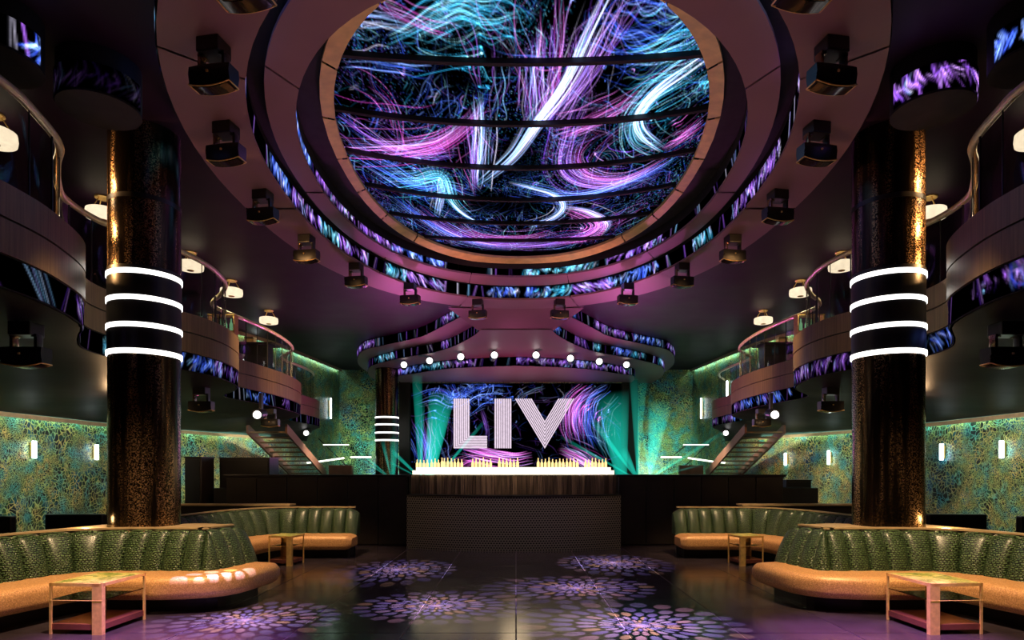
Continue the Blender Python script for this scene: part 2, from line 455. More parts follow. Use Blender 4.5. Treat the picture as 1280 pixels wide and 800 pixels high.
def scatter(R, rng, n, lmin, lmax, pals, inten, nst, spread):
    H, W = R.shape[:2]
    for _ in range(n):
        q = rng.uniform(0, 1, 2)*(W, H); a = rng.uniform(0, 6.28); L = rng.uniform(lmin, lmax); k = rng.normal()*1.6
        P = [q]
        for i in range(4):
            a2 = a+k*i/3; q = q+np.array([math.cos(a2), math.sin(a2)])*L/4; P.append(q)
        bundle(R, rng, P, rng.integers(*nst), rng.uniform(*spread), rng.uniform(*spread), pals[rng.integers(len(pals))], inten*rng.uniform(.4, 1))
def led_mesh(name, P, C, parent, mask=None, back=None):
    """P: (H, W, 3) points, C: (H, W, 3) colours"""
    H, W = P.shape[:2]; off = np.array(wloc(parent)) if parent is not None else 0
    V = (P-off).reshape(-1, 3)
    i = np.arange(H*W).reshape(H, W); q = np.stack([i[:-1, :-1], i[:-1, 1:], i[1:, 1:], i[1:, :-1]], -1).reshape(-1, 4)
    if mask is not None:
        q = q[mask.reshape(-1)[q].all(1)]
        used = np.unique(q); mp = np.full(H*W, -1); mp[used] = np.arange(len(used)); q = mp[q]; V = V[used]; C = C.reshape(-1, 3)[used]
    else: C = C.reshape(-1, 3)
    me = bpy.data.meshes.new(name)
    me.vertices.add(len(V)); me.vertices.foreach_set('co', V.astype(np.float32).ravel())
    me.loops.add(q.size); me.loops.foreach_set('vertex_index', q.astype(np.int32).ravel())
    me.polygons.add(len(q)); me.polygons.foreach_set('loop_start', np.arange(0, q.size, 4, dtype=np.int32))
    at_ = me.attributes.new('Col', 'FLOAT_COLOR', 'POINT')
    at_.data.foreach_set('color', np.c_[C, np.ones(len(C))].astype(np.float32).ravel())
    me.update()
    return link(name, me, M['led'], parent)
def strip_raster(L, Hm, res, seed, gain=1.0, themes=None):
    rng = np.random.default_rng(seed); W = int(L/res)+2; H = int(Hm/res)+2
    R = np.zeros((H, W, 3)); x = 0
    while x < W:
        seg = rng.uniform(.35, 1.6)/res; th = rng.choice(themes or ['purple', 'purple', 'blue', 'cyan', 'dark', 'dark', 'dark'])
        slope = rng.normal()*.5*H; curv = rng.normal()*.5*H
        if th == 'dark':
            for _ in range(int(seg*res*4)):
                x0 = x+rng.uniform(0, seg); d = slope*.6+rng.normal()*H*.15
                bundle(R, rng, [(x0, H*1.1), (x0+d*.5, H*.5), (x0+d, -H*.1)], 2, .3, .8, 'purple' if rng.random() < .6 else 'white', .55, 0, False)
        else:
            for _ in range(int(seg*res*26)+3):
                x0 = x+rng.uniform(-.1, 1.1)*seg; d = slope+rng.normal()*H*.3
                bundle(R, rng, [(x0, H*rng.uniform(.6, 1.2)), (x0+d*.5+curv*.3, H*rng.uniform(.4, .6)), (x0+d, H*rng.uniform(-.2, .4))], 5, .6, 2.2, th if rng.random() < .85 else 'white', .8, .5)
        x += seg
    R = R*gain*1.5; return np.clip(R*np.maximum(R.max(-1, keepdims=True), 1e-4)**.3, 0, 3)
def led_band(name, plan, z0, z1, parent, seed, res=.025, panel=1.4, out=.0, mir=1, gap=.012, gain=1.0, themes=None):
    plan = np.array(plan, float); plan, s = resample(plan, step=res)
    nr = rightn(plan); plan = plan+nr*out
    H = max(3, int((z1-z0)/res)+1); L = s[-1]
    R = strip_raster(L, z1-z0, res, seed, gain, themes)
    npan = max(1, int(round(L/panel))); lim = np.linspace(0, len(plan)-1, npan+1).astype(int)
    hz = np.linspace(0, 1, H)
    for k in range(npan):
        a, b = lim[k], lim[k+1]+1
        pts = plan[a:b].copy()
        d = pts[1]-pts[0]; pts[0] += d/np.linalg.norm(d)*gap*.5
        P = np.zeros((H, len(pts), 3)); P[..., 0] = pts[None, :, 0]*mir; P[..., 1] = pts[None, :, 1]; P[..., 2] = (z0+(z1-z0)*hz)[:, None]
        C = R[:H, a:b][:, :len(pts)]
        if C.shape[1] < len(pts) or C.shape[0] < H: continue
        led_mesh(name, P, C, parent)

# ------------------------------------------------------------------ setting: floor, walls, ceiling
WALL = [(-10.4, -3), (-10.3, 4), (-10.05, 12), (-9.95, 15.5), (-9.4, 18.6), (-8.7, 20.8), (-8.3, 22.6), (-7.72, 28.0)]
WC = catmull(WALL, 10)
def wallx(D): return float(np.interp(D, WC[:, 1], WC[:, 0]))
ZC = 6.0
fl = thing('floor', None, None); prop(fl, kind='structure')
part('floor_base', M['grout'], fl, lambda b: b.box((0, 13, -.056), (24, 34, .1)))
TS = 1.1; tile_me = None
b = MB(); b.box((0, 0, -.010), (TS-.011, TS-.011, .02), bev=.002)
t0 = b.build('tile', M['tile'], fl); tile_me = t0.data
first = True
for i in range(-7, 7):
    for j in range(0, 12):
        x, y = (i+.5)*TS, 3.0+(j+.5)*TS
        if abs(x)/y > .95: continue
        o = t0 if first else t0.copy()
        if not first: COL.objects.link(o)
        first = False
        o.location = (x, y, 0)
def wall_side(name, mir):
    ys = np.r_[np.arange(-3, 10, 2.0), np.arange(10, 28.01, .5)]
    zs = [0, 3.4, 6.0]
    rows = [[(wallx(y), y, z) for y in ys] for z in zs]
    b = MB(); b.grid(rows)
    o = b.build(name, None, None, True, mir, fix=False)
    o.data.materials.append(M['wallpaper']); o.data.materials.append(M['matte'])
    for p in o.data.polygons:
        c = p.center
        if (c.z > 3.4 and c.y < 18.8) or c.y < 8: p.material_index = 1
    prop(o, kind='structure')
    # cove strips along the top of the lit wall stretches, each behind a thin lip
    for (nm, d0, d1, z) in (('trim_1', 9.5, 22.0, 2.66), ('trim_2', 18.8, 27.9, 5.90)):
        c, _ = resample(np.array([(wallx(y), y) for y in np.arange(d0, d1, .3)]), step=.3)
        for n2, mt, x0, x1, z0, z1 in (('cove_strip', M['cove'] if z < 3 else M['covewarm'], .06, .10, z+.02, z+.04), ('cove_lip', M['tan'], .16, .18, z-.02, z+.07 if z < 3 else ZC-.004)):
            t = MB(); t.prism([(x+x0, y) for x, y in c]+[(x+x1, y) for x, y in c[::-1]], z0, z1)
            o2 = t.build(n2, mt, o, False, mir)
            if n2 == 'cove_strip': o2['label'] = 'glowing teal cove strip'
    return o
wall_l = wall_side('wall_left', 1); wall_r = wall_side('wall_right', -1)
o = part('wall_back', M['wallpaper'], None, lambda b: b.box((0, 28.1, 3.0), (15.6, .2, 6.0))); prop(o, kind='structure')
o = part('wall_front', M['matte'], None, lambda b: b.box((0, -3.1, 3.0), (21, .2, 6.0))); prop(o, kind='structure')
OX, OY = .07, 9.9
def ell(a, b_, n=96, t0=0., t1=2*PI):
    th = np.linspace(t0, t1, n); c_, s_2 = np.cos(th), np.sin(th); e = 2/2.2
    return np.stack([OX+a*np.sign(c_)*abs(c_)**e, OY+b_*np.sign(s_2)*abs(s_2)**e], 1)
def ceil_mesh():
    n = 96; inner = ell(4.24, 6.14, n+1)[:-1]; outer = []
    for x, y in inner:
        dx, dy = x-OX, y-OY
        k = min([(10.6-OX)/abs(dx)] if abs(dx) > 1e-6 else [1e9]); k2 = ((28.2-OY) if dy > 0 else (OY+3))/abs(dy) if abs(dy) > 1e-6 else 1e9
        k = min(k, k2); outer.append((OX+dx*k, OY+dy*k))
    r1 = [(x, y, ZC) for x, y in inner]; r2 = [(x, y, ZC) for x, y in outer]
    b = MB(); b.grid([r1, r2], True); b.grid([[(x, y, ZC+.3) for x, y, z in r1], [(x, y, ZC+.3) for x, y, z in r2]], True)
    return b.build('ceiling', M['ceiling'], None)
c = ceil_mesh(); prop(c, kind='structure')

# ------------------------------------------------------------------ ceiling oculus
oc = thing('ceiling_oculus', 'huge oval ceiling recess with stepped purple rings, gold rim and glowing screen', 'ceiling feature', (OX, OY, 5.65))
def annulus(name, mat, e0, e1, parent, nseg, gap=.012, th=.04, cuts=None):
    cuts = cuts if cuts is not None else list(np.linspace(0, 2*PI, nseg+1))
    for k in range(len(cuts)-1):
        t0_, t1_ = cuts[k]+gap/4, cuts[k+1]-gap/4; n = max(3, int((t1_-t0_)/.06))
        A = ell(e0[0], e0[1], n, t0_, t1_); B = ell(e1[0], e1[1], n, t0_, t1_)
        b = MB()
        lo = [[(x, y, e0[2]) for x, y in A], [(x, y, e1[2]) for x, y in B]]
        hi = [[(x, y, e1[2]+th) for x, y in B], [(x, y, e0[2]+th) for x, y in A]]
        b.grid([lo[0], lo[1], hi[0], hi[1], lo[0]])
        b.build(name, mat, parent, 'auto')
annulus('soffit_panel', M['soffit'], (4.24, 6.14, 5.65), (3.48, 5.3, 5.65), oc, 10)
annulus('upper_soffit_panel', M['soffit'], (3.32, 5.02, 5.90), (3.05, 4.35, 5.90), oc, 10)
annulus('gap_ring', M['matte'], (3.5, 5.32, 6.06), (3.25, 4.9, 6.06), oc, 1)
annulus('recess_ring', M['matte'], (3.06, 4.5, 6.26), (2.6, 4.1, 6.26), oc, 1)
BD = [4.95+1.13*i for i in range(9) if abs(4.95+1.13*i-OY) < 4.0]
ga, gb = 2.72, 4.4
def angs(d):
    q = math.asin(min(1, abs((d-OY)/gb)**1.1))*(1 if d > OY else -1)
    return [q % (2*PI), (PI-q) % (2*PI)]
cuts = sorted([a for d in BD for a in angs(d)])
cuts = cuts+[cuts[0]+2*PI]
annulus('gold_rim_segment', M['gold'], (2.72, 4.42, 6.20), (2.58, 4.08, 6.23), oc, 0, .02, .05, cuts)
def skirt(name, a, b_, z0, z1, mat):
    r = ell(a, b_, 97)
    q = MB(); q.grid([[(x, y, z0) for x, y in r], [(x, y, z1) for x, y in r]]); q.build(name, mat, oc, True, fix=False)
skirt('outer_skirt', 4.25, 6.15, 5.66, 6.02, M['matte']); skirt('inner_skirt', 3.49, 5.31, 5.66, 6.08, M['matte']); skirt('upper_skirt', 3.06, 4.36, 5.91, 6.27, M['matte'])
led_band('led_panel', ell(3.48, 5.3, 900), 5.67, 5.95, oc, 3, panel=1.9, out=0, gain=1.9)
led_band('upper_led_panel', ell(3.05, 4.35, 900), 5.92, 6.08, oc, 14, panel=1.9, gain=1.7)
led_band('outer_led_panel', ell(4.255, 6.155, 900)[400:740], 5.68, 5.98, oc, 25, panel=1.9)
# screen picture: filaments laid where the eye sees them on the real screen
def oculus_raster():
    rng = np.random.default_rng(11); rx, ry = .0095, .017
    W, H = int(5.8/rx), int(8.2/ry); R = np.zeros((H, W, 3))
    K = 4.62
    def m(pts):
        o_ = []
        for u, v in pts:
            D = F*K/(CV-v); X = (u-CU)*K/(CV-v); o_.append(((X-OX+2.9)/rx, (D-OY+4.1)/ry))
        return o_
    scatter(R, rng, 330, 40, 190, ['blue', 'blue', 'blue', 'purple', 'cyan', 'pink'], .80, (2, 9), (2, 10))
    scatter(R, rng, 420, 6, 40, ['blue', 'purple', 'white', 'cyan'], .8, (1, 4), (1, 6))
    haze(R, rng, 90, 28, ['blue', 'purple', 'blue', 'cyan'], .30)
    scatter(R, rng, 700, 8, 45, ['blue', 'blue', 'purple', 'cyan'], .9, (2, 5), (1, 5))
    # quiet dark pools in the picture
    gxx, gyy = np.meshgrid(np.arange(W), np.arange(H))
    for (u, v, a, b_, k) in ((585, 78, 62, 42, .9), (645, 192, 38, 34, .85), (628, 247, 62, 17, .9), (842, 150, 34, 28, .6), (470, 108, 60, 34, .5), (730, 128, 30, 22, .5)):
        (cx, cy), (ex, _), (_, ey) = m([(u, v), (u+a, v), (u, v-b_)])
        q = ((gxx-cx)/(ex-cx))**2+((gyy-cy)/(ey-cy))**2
        R *= (1-k*np.clip(1.35-q, 0, 1))[..., None]
    B = lambda p, n, s0, s1, c, i=1.: bundle(R, rng, m(p), n, s0, s1, c, i)
    B([(770, -8), (742, 40), (720, 82), (700, 112), (672, 145), (645, 182), (620, 205), (597, 224)], 80, 7, 2, 'white', 1.5)
    B([(790, -8), (758, 45), (730, 90), (705, 120), (680, 150)], 60, 16, 8, 'purple', 1.0)
    B([(672, 40), (671, 90), (668, 152)], 70, 9, 12, 'purple', 1.1); B([(668, 45), (669, 100), (667, 150)], 30, 8, 8, 'white', 1.)
    B([(700, 5), (699, 60), (690, 110), (668, 150)], 40, 5, 10, 'pink', 1.1)
    B([(600, 112), (603, 160), (597, 228)], 55, 5, 6, 'white', 1.5); B([(590, 125), (592, 180), (594, 230)], 40, 9, 4, 'purple', 1.2)
    B([(425, 200), (480, 192), (540, 176), (580, 150), (602, 122)], 80, 10, 3, 'pink', 1.3)
    B([(425, 150), (470, 175), (520, 190), (570, 182)], 50, 10, 6, 'purple', 1.0)
    B([(448, 2), (480, 20), (520, 36), (548, 45), (580, 48)], 30, 4, 5, 'pink', 1.2)
    B([(488, 58), (520, 42), (548, 28), (575, 18), (605, 25), (645, 18)], 70, 5, 8, 'cyan', 1.3)
    B([(520, 8), (560, 20), (600, 12), (640, 28), (660, 45)], 110, 26, 20, 'cyan', .8)
    B([(425, 35), (470, 34), (520, 42)], 50, 8, 5, 'white', .8)
    B([(895, 20), (870, 55), (830, 72), (780, 85)], 130, 22, 16, 'cyan', 1.0)
    B([(885, 10), (850, 40), (800, 40), (750, 20)], 110, 26, 22, 'blue', .9)
    B([(888, 78), (850, 100), (822, 118), (802, 138), (797, 152), (804, 170), (828, 192)], 70, 5, 4, 'white', 1.4)
    B([(888, 82), (845, 108), (810, 128), (790, 150), (795, 180), (825, 198)], 70, 12, 10, 'cyan', 1.)
    B([(886, 100), (872, 118), (880, 135)], 60, 14, 14, 'cyan', .8)
    B([(828, 190), (850, 182), (880, 165)], 60, 6, 6, 'pink', 1.2)
    B([(800, 118), (770, 135), (735, 148), (690, 160)], 60, 6, 8, 'pink', .9)
    B([(735, 110), (712, 160), (705, 200), (730, 222), (775, 228), (830, 212)], 90, 12, 8, 'purple', 1.0)
    B([(750, 155), (722, 185), (735, 212), (780, 222), (838, 202)], 60, 8, 6, 'pink', 1.)
    B([(636, 219), (665, 226), (692, 236), (704, 252), (692, 268), (660, 280)], 70, 4, 7, 'white', 1.2)
    B([(704, 254), (728, 266), (748, 282), (735, 298), (690, 304)], 110, 4, 14, 'pink', 1.3)
    B([(704, 254), (735, 262), (760, 282), (752, 300)], 50, 3, 5, 'white', 1.2)
    B([(440, 198), (480, 215), (520, 232), (555, 228), (600, 238)], 90, 14, 12, 'blue', 1.0)
    B([(480, 235), (520, 225), (552, 216), (566, 250), (590, 272)], 100, 10, 6, 'cyan', 1.1)
    B([(552, 212), (549, 240), (545, 272)], 50, 6, 4, 'white', 1.0)
    B([(560, 245), (580, 265), (604, 278)], 40, 3, 2, 'white', 1.2)
    B([(520, 262), (560, 290), (610, 308), (670, 310), (730, 298)], 120, 9, 12, 'purple', 1.1)
    B([(560, 275), (600, 297), (650, 300), (690, 290)], 80, 10, 7, 'pink', 1.)
    B([(490, 250), (540, 285), (590, 308), (640, 318)], 70, 7, 5, 'blue', 1.)
    B([(780, 260), (740, 290), (690, 310), (640, 318)], 80, 8, 6, 'purple', 1.)
    B([(425, 88), (470, 86), (540, 90)], 25, 3, 4, 'blue', 1.); B([(430, 104), (480, 130), (500, 190)], 14, 12, 8, 'pink', .9)
    B([(560, 5), (590, 60), (600, 110)], 12, 14, 10, 'purple', .9)
    B([(640, 225), (720, 240), (800, 225), (850, 205)], 80, 8, 6, 'blue', .9)
    R = R*2.2; return np.clip(R*np.maximum(R.max(-1, keepdims=True), 1e-4)**.3, 0, 3.2), rx, ry
R, rx, ry = oculus_raster(); H, W = R.shape[:2]
gx = OX-2.9+np.arange(W)*rx; gy = OY-4.1+np.arange(H)*ry
X, Y = np.meshgrid(gx, gy)
inside = abs((X-OX)/2.66)**2.2+abs((Y-OY)/4.12)**2.2 < 1
Z = 6.40-.30*np.clip(1-((X-OX)/2.7)**2, 0, 1)*np.clip(1-((Y-OY)/4.15)**2, 0, 1)
P = np.stack([X, Y, Z], -1)
lim = [OY-4.1]+BD+[OY+4.1]
for k in range(len(lim)-1):
    rws = np.where((gy >= lim[k]-ry) & (gy <= lim[k+1]))[0]
    if len(rws) > 2: led_mesh('screen_panel', P[rws], R[rws], oc, inside[rws])
for d in BD:
    hw = 2.6*max(.02, 1-abs((d-OY)/4.12)**2.2)**.4545
    xs = np.linspace(-hw, hw, 13); q = MB(); rows = []
    for x in xs:
        z = 6.34-.30*(1-(x/2.7)**2)*max(0, 1-((d-OY)/4.15)**2); rows.append([(OX+x, d-.03, z), (OX+x, d+.03, z), (OX+x, d+.03, z+.07), (OX+x, d-.03, z+.07)])
    q.grid(rows, True); q.build('cross_beam', M['matte'], oc)
part('back_plate', M['matte'], oc, lambda b: b.prism([tuple(p) for p in ell(3.0, 4.7, 49)[:-1]], 6.45, 6.5))

# ------------------------------------------------------------------ moving head lights
def moving_head_proto():
    r = thing('moving_head_light', 'x', 'stage light')
    part('mount_base', M['fixture'], r, lambda b: b.box((0, 0, -.07), (.23, .21, .14), bev=.012))
    for s in (-1, 1):
        def arm(b, s=s):
            b.box((s*.125, 0, -.22), (.035, .09, .20), bev=.01); b.box((s*.11, 0, -.135), (.06, .10, .03), bev=.006)
            b.lathe([(.0, 0), (.045, 0), (.045, .02), (0, .02)], (s*.125, -.02, -.31), 12)
        part('yoke_arm', M['lensdim'] if s < 0 else M['fixture'], r, arm, 'auto')
    def head(b):
        rows = []
        for x in np.linspace(-.21, .21, 9):
            q = 1-.12*(x/.21)**4; dz = .03*(1-(x/.21)**2)
            rows.append([(x, -.085*q, -.26), (x, .085*q, -.26), (x, .095*q, -.33), (x, .075*q, -.42-dz), (x, -.075*q, -.42-dz), (x, -.095*q, -.33)])
        b.grid(rows, True)
        b.f.append(tuple(range(6))); m0 = 8*6; b.f.append(tuple(range(m0, m0+6))[::-1])
    h = part('head', M['fixture'], r, head, 'auto')
    def bez(b):
        for y in (-.077, .077):
            b.tube([(x, y, -.424-.03*(1-(x/.21)**2)) for x in np.linspace(-.21, .21, 9)], .007, 6)
        for x in (-.21, .21): b.tube([(x, -.077, -.424), (x, .077, -.424)], .007, 6)
    z = part('bezel', M['brass'], h, bez, True)
    def ln(b):
        b.grid([[(x, -.066, -.436-.03*(1-(x/.21)**2)), (x, .066, -.436-.03*(1-(x/.21)**2))] for x in np.linspace(-.185, .185, 9)])
        b.grid([[(x, -.066, -.422-.03*(1-(x/.21)**2)), (x, .066, -.422-.03*(1-(x/.21)**2))] for x in np.linspace(-.185, .185, 9)])
    part('lens', M['lens'], h, ln, True)
    def fc(b): b.lathe([(0, 0), (.035, 0), (.035, -.01), (0, -.01)], (0, 0, 0), 12)
    k = part('indicator_knob', M['brass'], r, lambda b: b.box((0, -.10, -.33), (.022, .02, .022), bev=.005))
    return r
proto = moving_head_proto(); used = [False]
def head_at(loc, rz, label, group, scale=1.):
    o = copy_tree(proto) if used[0] else proto; used[0] = True
    o.location = loc; o.rotation_euler = (0, 0, rz); o.scale = (scale,)*3
    o['label'] = label; o['group'] = group
    return o
HP = [(-2.15, 4.95), (-2.92, 6.05), (-3.46, 7.5), (-3.74, 9.3), (-3.68, 11.06), (-3.2, 12.56), (-2.36, 13.9), (-.97, 15.2)]
ORD = ['cut off at the top', 'by the column top', 'third from top', 'fourth from top', 'fifth from top', 'sixth from top', 'seventh from top', 'nearest the stage']
for mir, side in ((1, 'left'), (-1, 'right')):
    for (x, y), w_ in zip(HP, ORD):
        X_ = (x*mir)+OX*.9
        head_at((X_, y, 5.65), -mir*.18, f'black moving head light under the {side} of the oval ring, {w_}', 'moving heads under the oval ring')

# ------------------------------------------------------------------ columns
def column(x, y, rad, ztop, rz, label, tall=True, hh=.029):
    t = thing('column', label, 'column', (x, y, 0))
    part('shaft', M['column'], t, lambda b: b.lathe([(rad, 0), (rad, ztop)], (x, y, 0), 64), 'auto')
    for z in rz:
        part('light_ring', M['ringlamp'], t, lambda b: b.lathe([(rad+.002, z-hh-.004), (rad+.02, z-hh), (rad+.02, z+hh), (rad+.002, z+hh+.004)], (x, y, 0), 64), 'auto')
    lo, hi = min(rz)-.03, max(rz)+.08
    part('black_collar', M['black'], t, lambda b: b.lathe([(rad+.001, lo), (rad+.008, lo), (rad+.008, hi), (rad+.001, hi)], (x, y, 0), 64), 'auto')
    if tall: part('joint_band', M['black'], t, lambda b: b.lathe([(rad+.001, 5.02), (rad+.006, 5.02), (rad+.006, 5.08), (rad+.001, 5.08)], (x, y, 0), 64), 'auto')
    return t
column(-4.87, 8.4, .42, ZC, (3.10, 3.43, 3.77, 4.10), 'massive speckled bronze column with four white light rings behind left front booth')
column(4.88, 8.4, .42, ZC, (3.10, 3.43, 3.77, 4.10), 'massive speckled bronze column with four white light rings behind right front booth')
column(-4.84, 24.0, .42, 5.4, (2.72, 3.0, 3.3, 3.57), 'slim looking dark column with light rings beside the stage screen', False, .026)

# ------------------------------------------------------------------ LED drums under the dark upper ceiling
for mir, side in ((1, 'left'), (-1, 'right')):
    for (x, y, lab) in ((-4.52, 6.95, f'dark ceiling drum with screen band above the {side} column'), (-5.02, 6.15, f'dark ceiling drum with screen band in upper {side} corner')):
        t = thing('ceiling_drum', lab, 'drum', (x*mir, y, 5.5))
        part('drum_body', M['matte'], t, lambda b: b.lathe([(.40, 5.5), (.40, ZC-.001)], (x*mir, y, 0), 40), 'auto')
        th = np.linspace(-PI*1.02, PI*.05, 60)
        led_band('led_panel', np.stack([x*mir+.41*np.cos(th), y+.41*np.sin(th)], 1), 5.52, 5.80, t, int(100+x*10+mir), res=.016, panel=.75, gain=(.10 if (mir == 1 and x > -4.8) else 3.2), themes=(['pink', 'purple'] if x > -4.8 else ['cyan', 'blue', 'dark']))

# ------------------------------------------------------------------ balconies
KR = 3.5
RAIL = [(-1.40, 1.05), (-1.34, 1.35), (-1.322, 1.64), (-1.341, 1.774), (-1.40, 1.96), (-1.50, 2.09), (-1.60, 2.235), (-1.66, 2.36), (-1.672, 2.55), (-1.61, 2.75), (-1.53, 2.93),
        (-1.504, 3.125), (-1.53, 3.33), (-1.58, 3.48), (-1.68, 3.64), (-1.80, 3.80), (-1.845, 3.95), (-1.80, 4.25), (-1.763, 4.62), (-1.78, 5.0), (-1.845, 5.28), (-1.96, 5.48),
        (-2.08, 5.66), (-2.10, 5.85), (-2.075, 6.1), (-2.07, 6.45), (-2.13, 6.72), (-2.27, 7.0), (-2.33, 7.1)]
RC = catmull([(x*KR, y*KR) for x, y in RAIL], 6); RC, _ = resample(RC, step=.08)
FC = RC+rightn(RC)*.24; FC, _ = resample(FC, step=.08)
# keep the offset curve free of kinks
for _ in range(6): FC[1:-1] = .25*FC[:-2]+.5*FC[1:-1]+.25*FC[2:]
NOTCH = [2.50*KR, 3.93*KR, 5.82*KR]
def pieces(C):
    idx = [0]+[int(np.argmin(abs(C[:, 1]-d))) for d in NOTCH]+[len(C)-1]
    return [C[idx[i]:idx[i+1]+1] for i in range(4)]
BZ = 3.95
for mir, side in ((1, 'left'), (-1, 'right')):
    t = thing('balcony', f'scalloped bronze balcony with brass rail along the {side} wall', 'balcony', (mir*-6.5, 12, 3.17))
    N = 90
    E, _ = resample(FC, n=N); Wc = np.array([(wallx(d)+.02, d) for d in np.linspace(E[0, 1], 24.6, N)])
    Ei = E-rightn(E)*.05
    def slab(b):
        K = 6
        lo = [[(Ei[i, 0]+(Wc[i, 0]-Ei[i, 0])*k/K, Ei[i, 1]+(Wc[i, 1]-Ei[i, 1])*k/K, 3.17-(3.17-2.72)*k/K) for i in range(N)] for k in range(K+1)]
        b.grid(lo)
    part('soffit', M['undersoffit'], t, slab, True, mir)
    def deck(b):
        b.grid([[(Ei[i, 0], Ei[i, 1], BZ) for i in range(N)], [(Wc[i, 0], Wc[i, 1], BZ) for i in range(N)]])
    part('deck', M['matte'], t, deck, True, mir)
    for k, pc in enumerate(pieces(FC)):
        pc, _ = resample(pc, step=.1); nr = rightn(pc)
        def fas(b, z0, z1):
            o_ = pc; i_ = pc-nr*.04
            b.grid([[(x, y, z0) for x, y in o_], [(x, y, z1) for x, y in o_], [(x, y, z1) for x, y in i_], [(x, y, z0) for x, y in i_], [(x, y, z0) for x, y in o_]])
        part('fascia_panel', M['bronze'], t, lambda b: fas(b, 3.785, 4.08), 'auto', mir)
        part('fascia_panel', M['bronze'], t, lambda b: fas(b, 3.465, 3.765), 'auto', mir)
        bk = pc-nr*.03
        part('fascia_backing', M['matte'], t, lambda b: b.grid([[(x, y, 3.17) for x, y in bk], [(x, y, 4.05) for x, y in bk]]), True, mir)
        led_band('led_panel', pc-nr*.015, 3.18, 3.45, t, 40+k+mir*7, res=.02, panel=1.6, mir=mir, gain=1.0)
    rr = [(x, y, 5.10) for x, y in RC]
    part('handrail', M['palebrass'], t, lambda b: b.tube(rr, .043, 10), True, mir)
    gl, _ = resample(RC, step=.1); step = 10
    for i in range(0, len(gl)-step, step):
        seg = gl[i:i+step+1].copy(); n2 = rightn(seg)*.006
        def pane(b):
            b.grid([[(x, y, 4.0) for x, y in seg], [(x, y, 5.06) for x, y in seg]])
        part('glass_pane', M['glass'], t, pane, True, mir)
        x, y = seg[0]
        part('rail_post', M['fixture'], t, lambda b: b.tube([(x, y, BZ), (x, y, 5.08)], .011, 6), False, mir)
    for i in range(5, len(gl)-step, step):
        x, y = gl[i]
        part('rail_post', M['fixture'], t, lambda b: b.tube([(x, y, BZ), (x, y, 5.08)], .007, 6), False, mir)

# fixtures under and on the balconies
for mir, side in ((1, 'left'), (-1, 'right')):
    for (x, y, z, w_) in ((-5.05, 6.6, 3.12, 'nearest'), (-5.8, 11.8, 3.13, 'second'), (-6.1, 15.9, 3.13, 'farthest')):
        head_at((x*mir, y, z), 0, f'black moving head light under the {side} balcony, {w_} of its row', 'moving heads under the balconies')
    for (u, v, D, w_) in ((322, 518, 14.6, 'by the third bulge'), (383, 541, 22.5, 'near the stairs')):
        x, y, z = at(u, v, D); x *= mir
        t = thing('spotlight', f'round white spotlight under the {side} balcony {w_}', 'spotlight', (x, y, z))
        part('housing', M['fixture'], t, lambda b: b.tube([(x, y-.02, z), (x+mir*-.02, y+.34, z+.05)], .115, 16), 'auto')
        part('lens', M['whitelamp'], t, lambda b: b.tube([(x, y-.04, z-.01), (x, y-.015, z-.01)], .09, 16), 'auto')
        part('bracket', M['fixture'], t, lambda b: b.box((x, y+.2, z+.26), (.06, .1, .5)))
    for (x, y, w_) in ((-6.45, 7.9, 'nearest'), (-6.65, 10.3, 'second'), (-6.56, 12.9, 'third'), (-6.58, 14.8, 'fourth'), (-6.8, 17.6, 'farthest')):
        X_ = x*mir
        t = thing('pendant_lamp', f'round alabaster drum pendant lamp over the {side} balcony, {w_} in its row', 'lamp', (X_, y, 5.62), 'drum pendants over the balconies')
        part('ceiling_plate', M['brass'], t, lambda b: b.lathe([(.11, ZC-.03), (.12, ZC-.02), (.12, ZC-.001)], (X_, y, 0), 20), 'auto')
        for a in (0, 1, 2):
            an = a*2*PI/3+.4
            part('hanging_rod', M['brass'], t, lambda b: b.tube([(X_+.08*math.cos(an), y+.08*math.sin(an), ZC-.03), (X_+.19*math.cos(an), y+.19*math.sin(an), 5.79)], .008, 6))
        part('shade', M['warmlamp'], t, lambda b: b.lathe([(.19, 5.635), (.24, 5.65), (.248, 5.71), (.24, 5.785), (.20, 5.80)], (X_, y, 0), 28), 'auto')
        lamp('SPOT', 'pendant_light', (X_, y, 5.60), (X_, y, 3), 45, (1.0, .80, .50), .12, 165, .5)
        part('shade_band', M['brass'], t, lambda b: b.lathe([(.06, 5.62), (.07, 5.628), (.06, 5.634)], (X_, y, 0), 20), 'auto')
# lit bottle stand at the second bulge of each balcony
for mir, side in ((1, 'left'), (-1, 'right')):
    x, y = -6.5*mir, 14.2
    t = thing('bottle_display', f'small display shelf with green lit bottles on the {side} balcony', 'shelf', (x, y, BZ))
    for dx in (-.28, .28): part('post', M['brass'], t, lambda b: b.box((x+dx, y, BZ+.55), (.03, .2, 1.1)))
    for z in (.35, .72, 1.08): part('shelf_board', M['brass'], t, lambda b: b.box((x, y, BZ+z), (.6, .22, .025)))
    for z in (.37, .735):
        for dx in (-.18, -.06, .06, .18):
            part('bottle', M['greenlit'], t, lambda b: b.lathe([(.035, 0), (.035, .16), (.014, .21), (.014, .28)], (x+dx, y, BZ+z), 10), 'auto')
    # bar table behind the third bulge
    x2, y2 = -7.2*mir, 17.2
    t = thing('bar_table', f'dark bar table with small lamp block on the {side} balcony', 'table', (x2, y2, BZ))
    part('table_top', M['black'], t, lambda b: b.box((x2, y2, BZ+1.02), (1.5, .6, .05)))
    part('pedestal', M['black'], t, lambda b: b.box((x2, y2, BZ+.5), (1.2, .4, 1.0)))
    part('lamp_block', M['tan'], t, lambda b: b.box((x2+.1*mir, y2-.1, BZ+1.12), (.25, .2, .16), bev=.01))

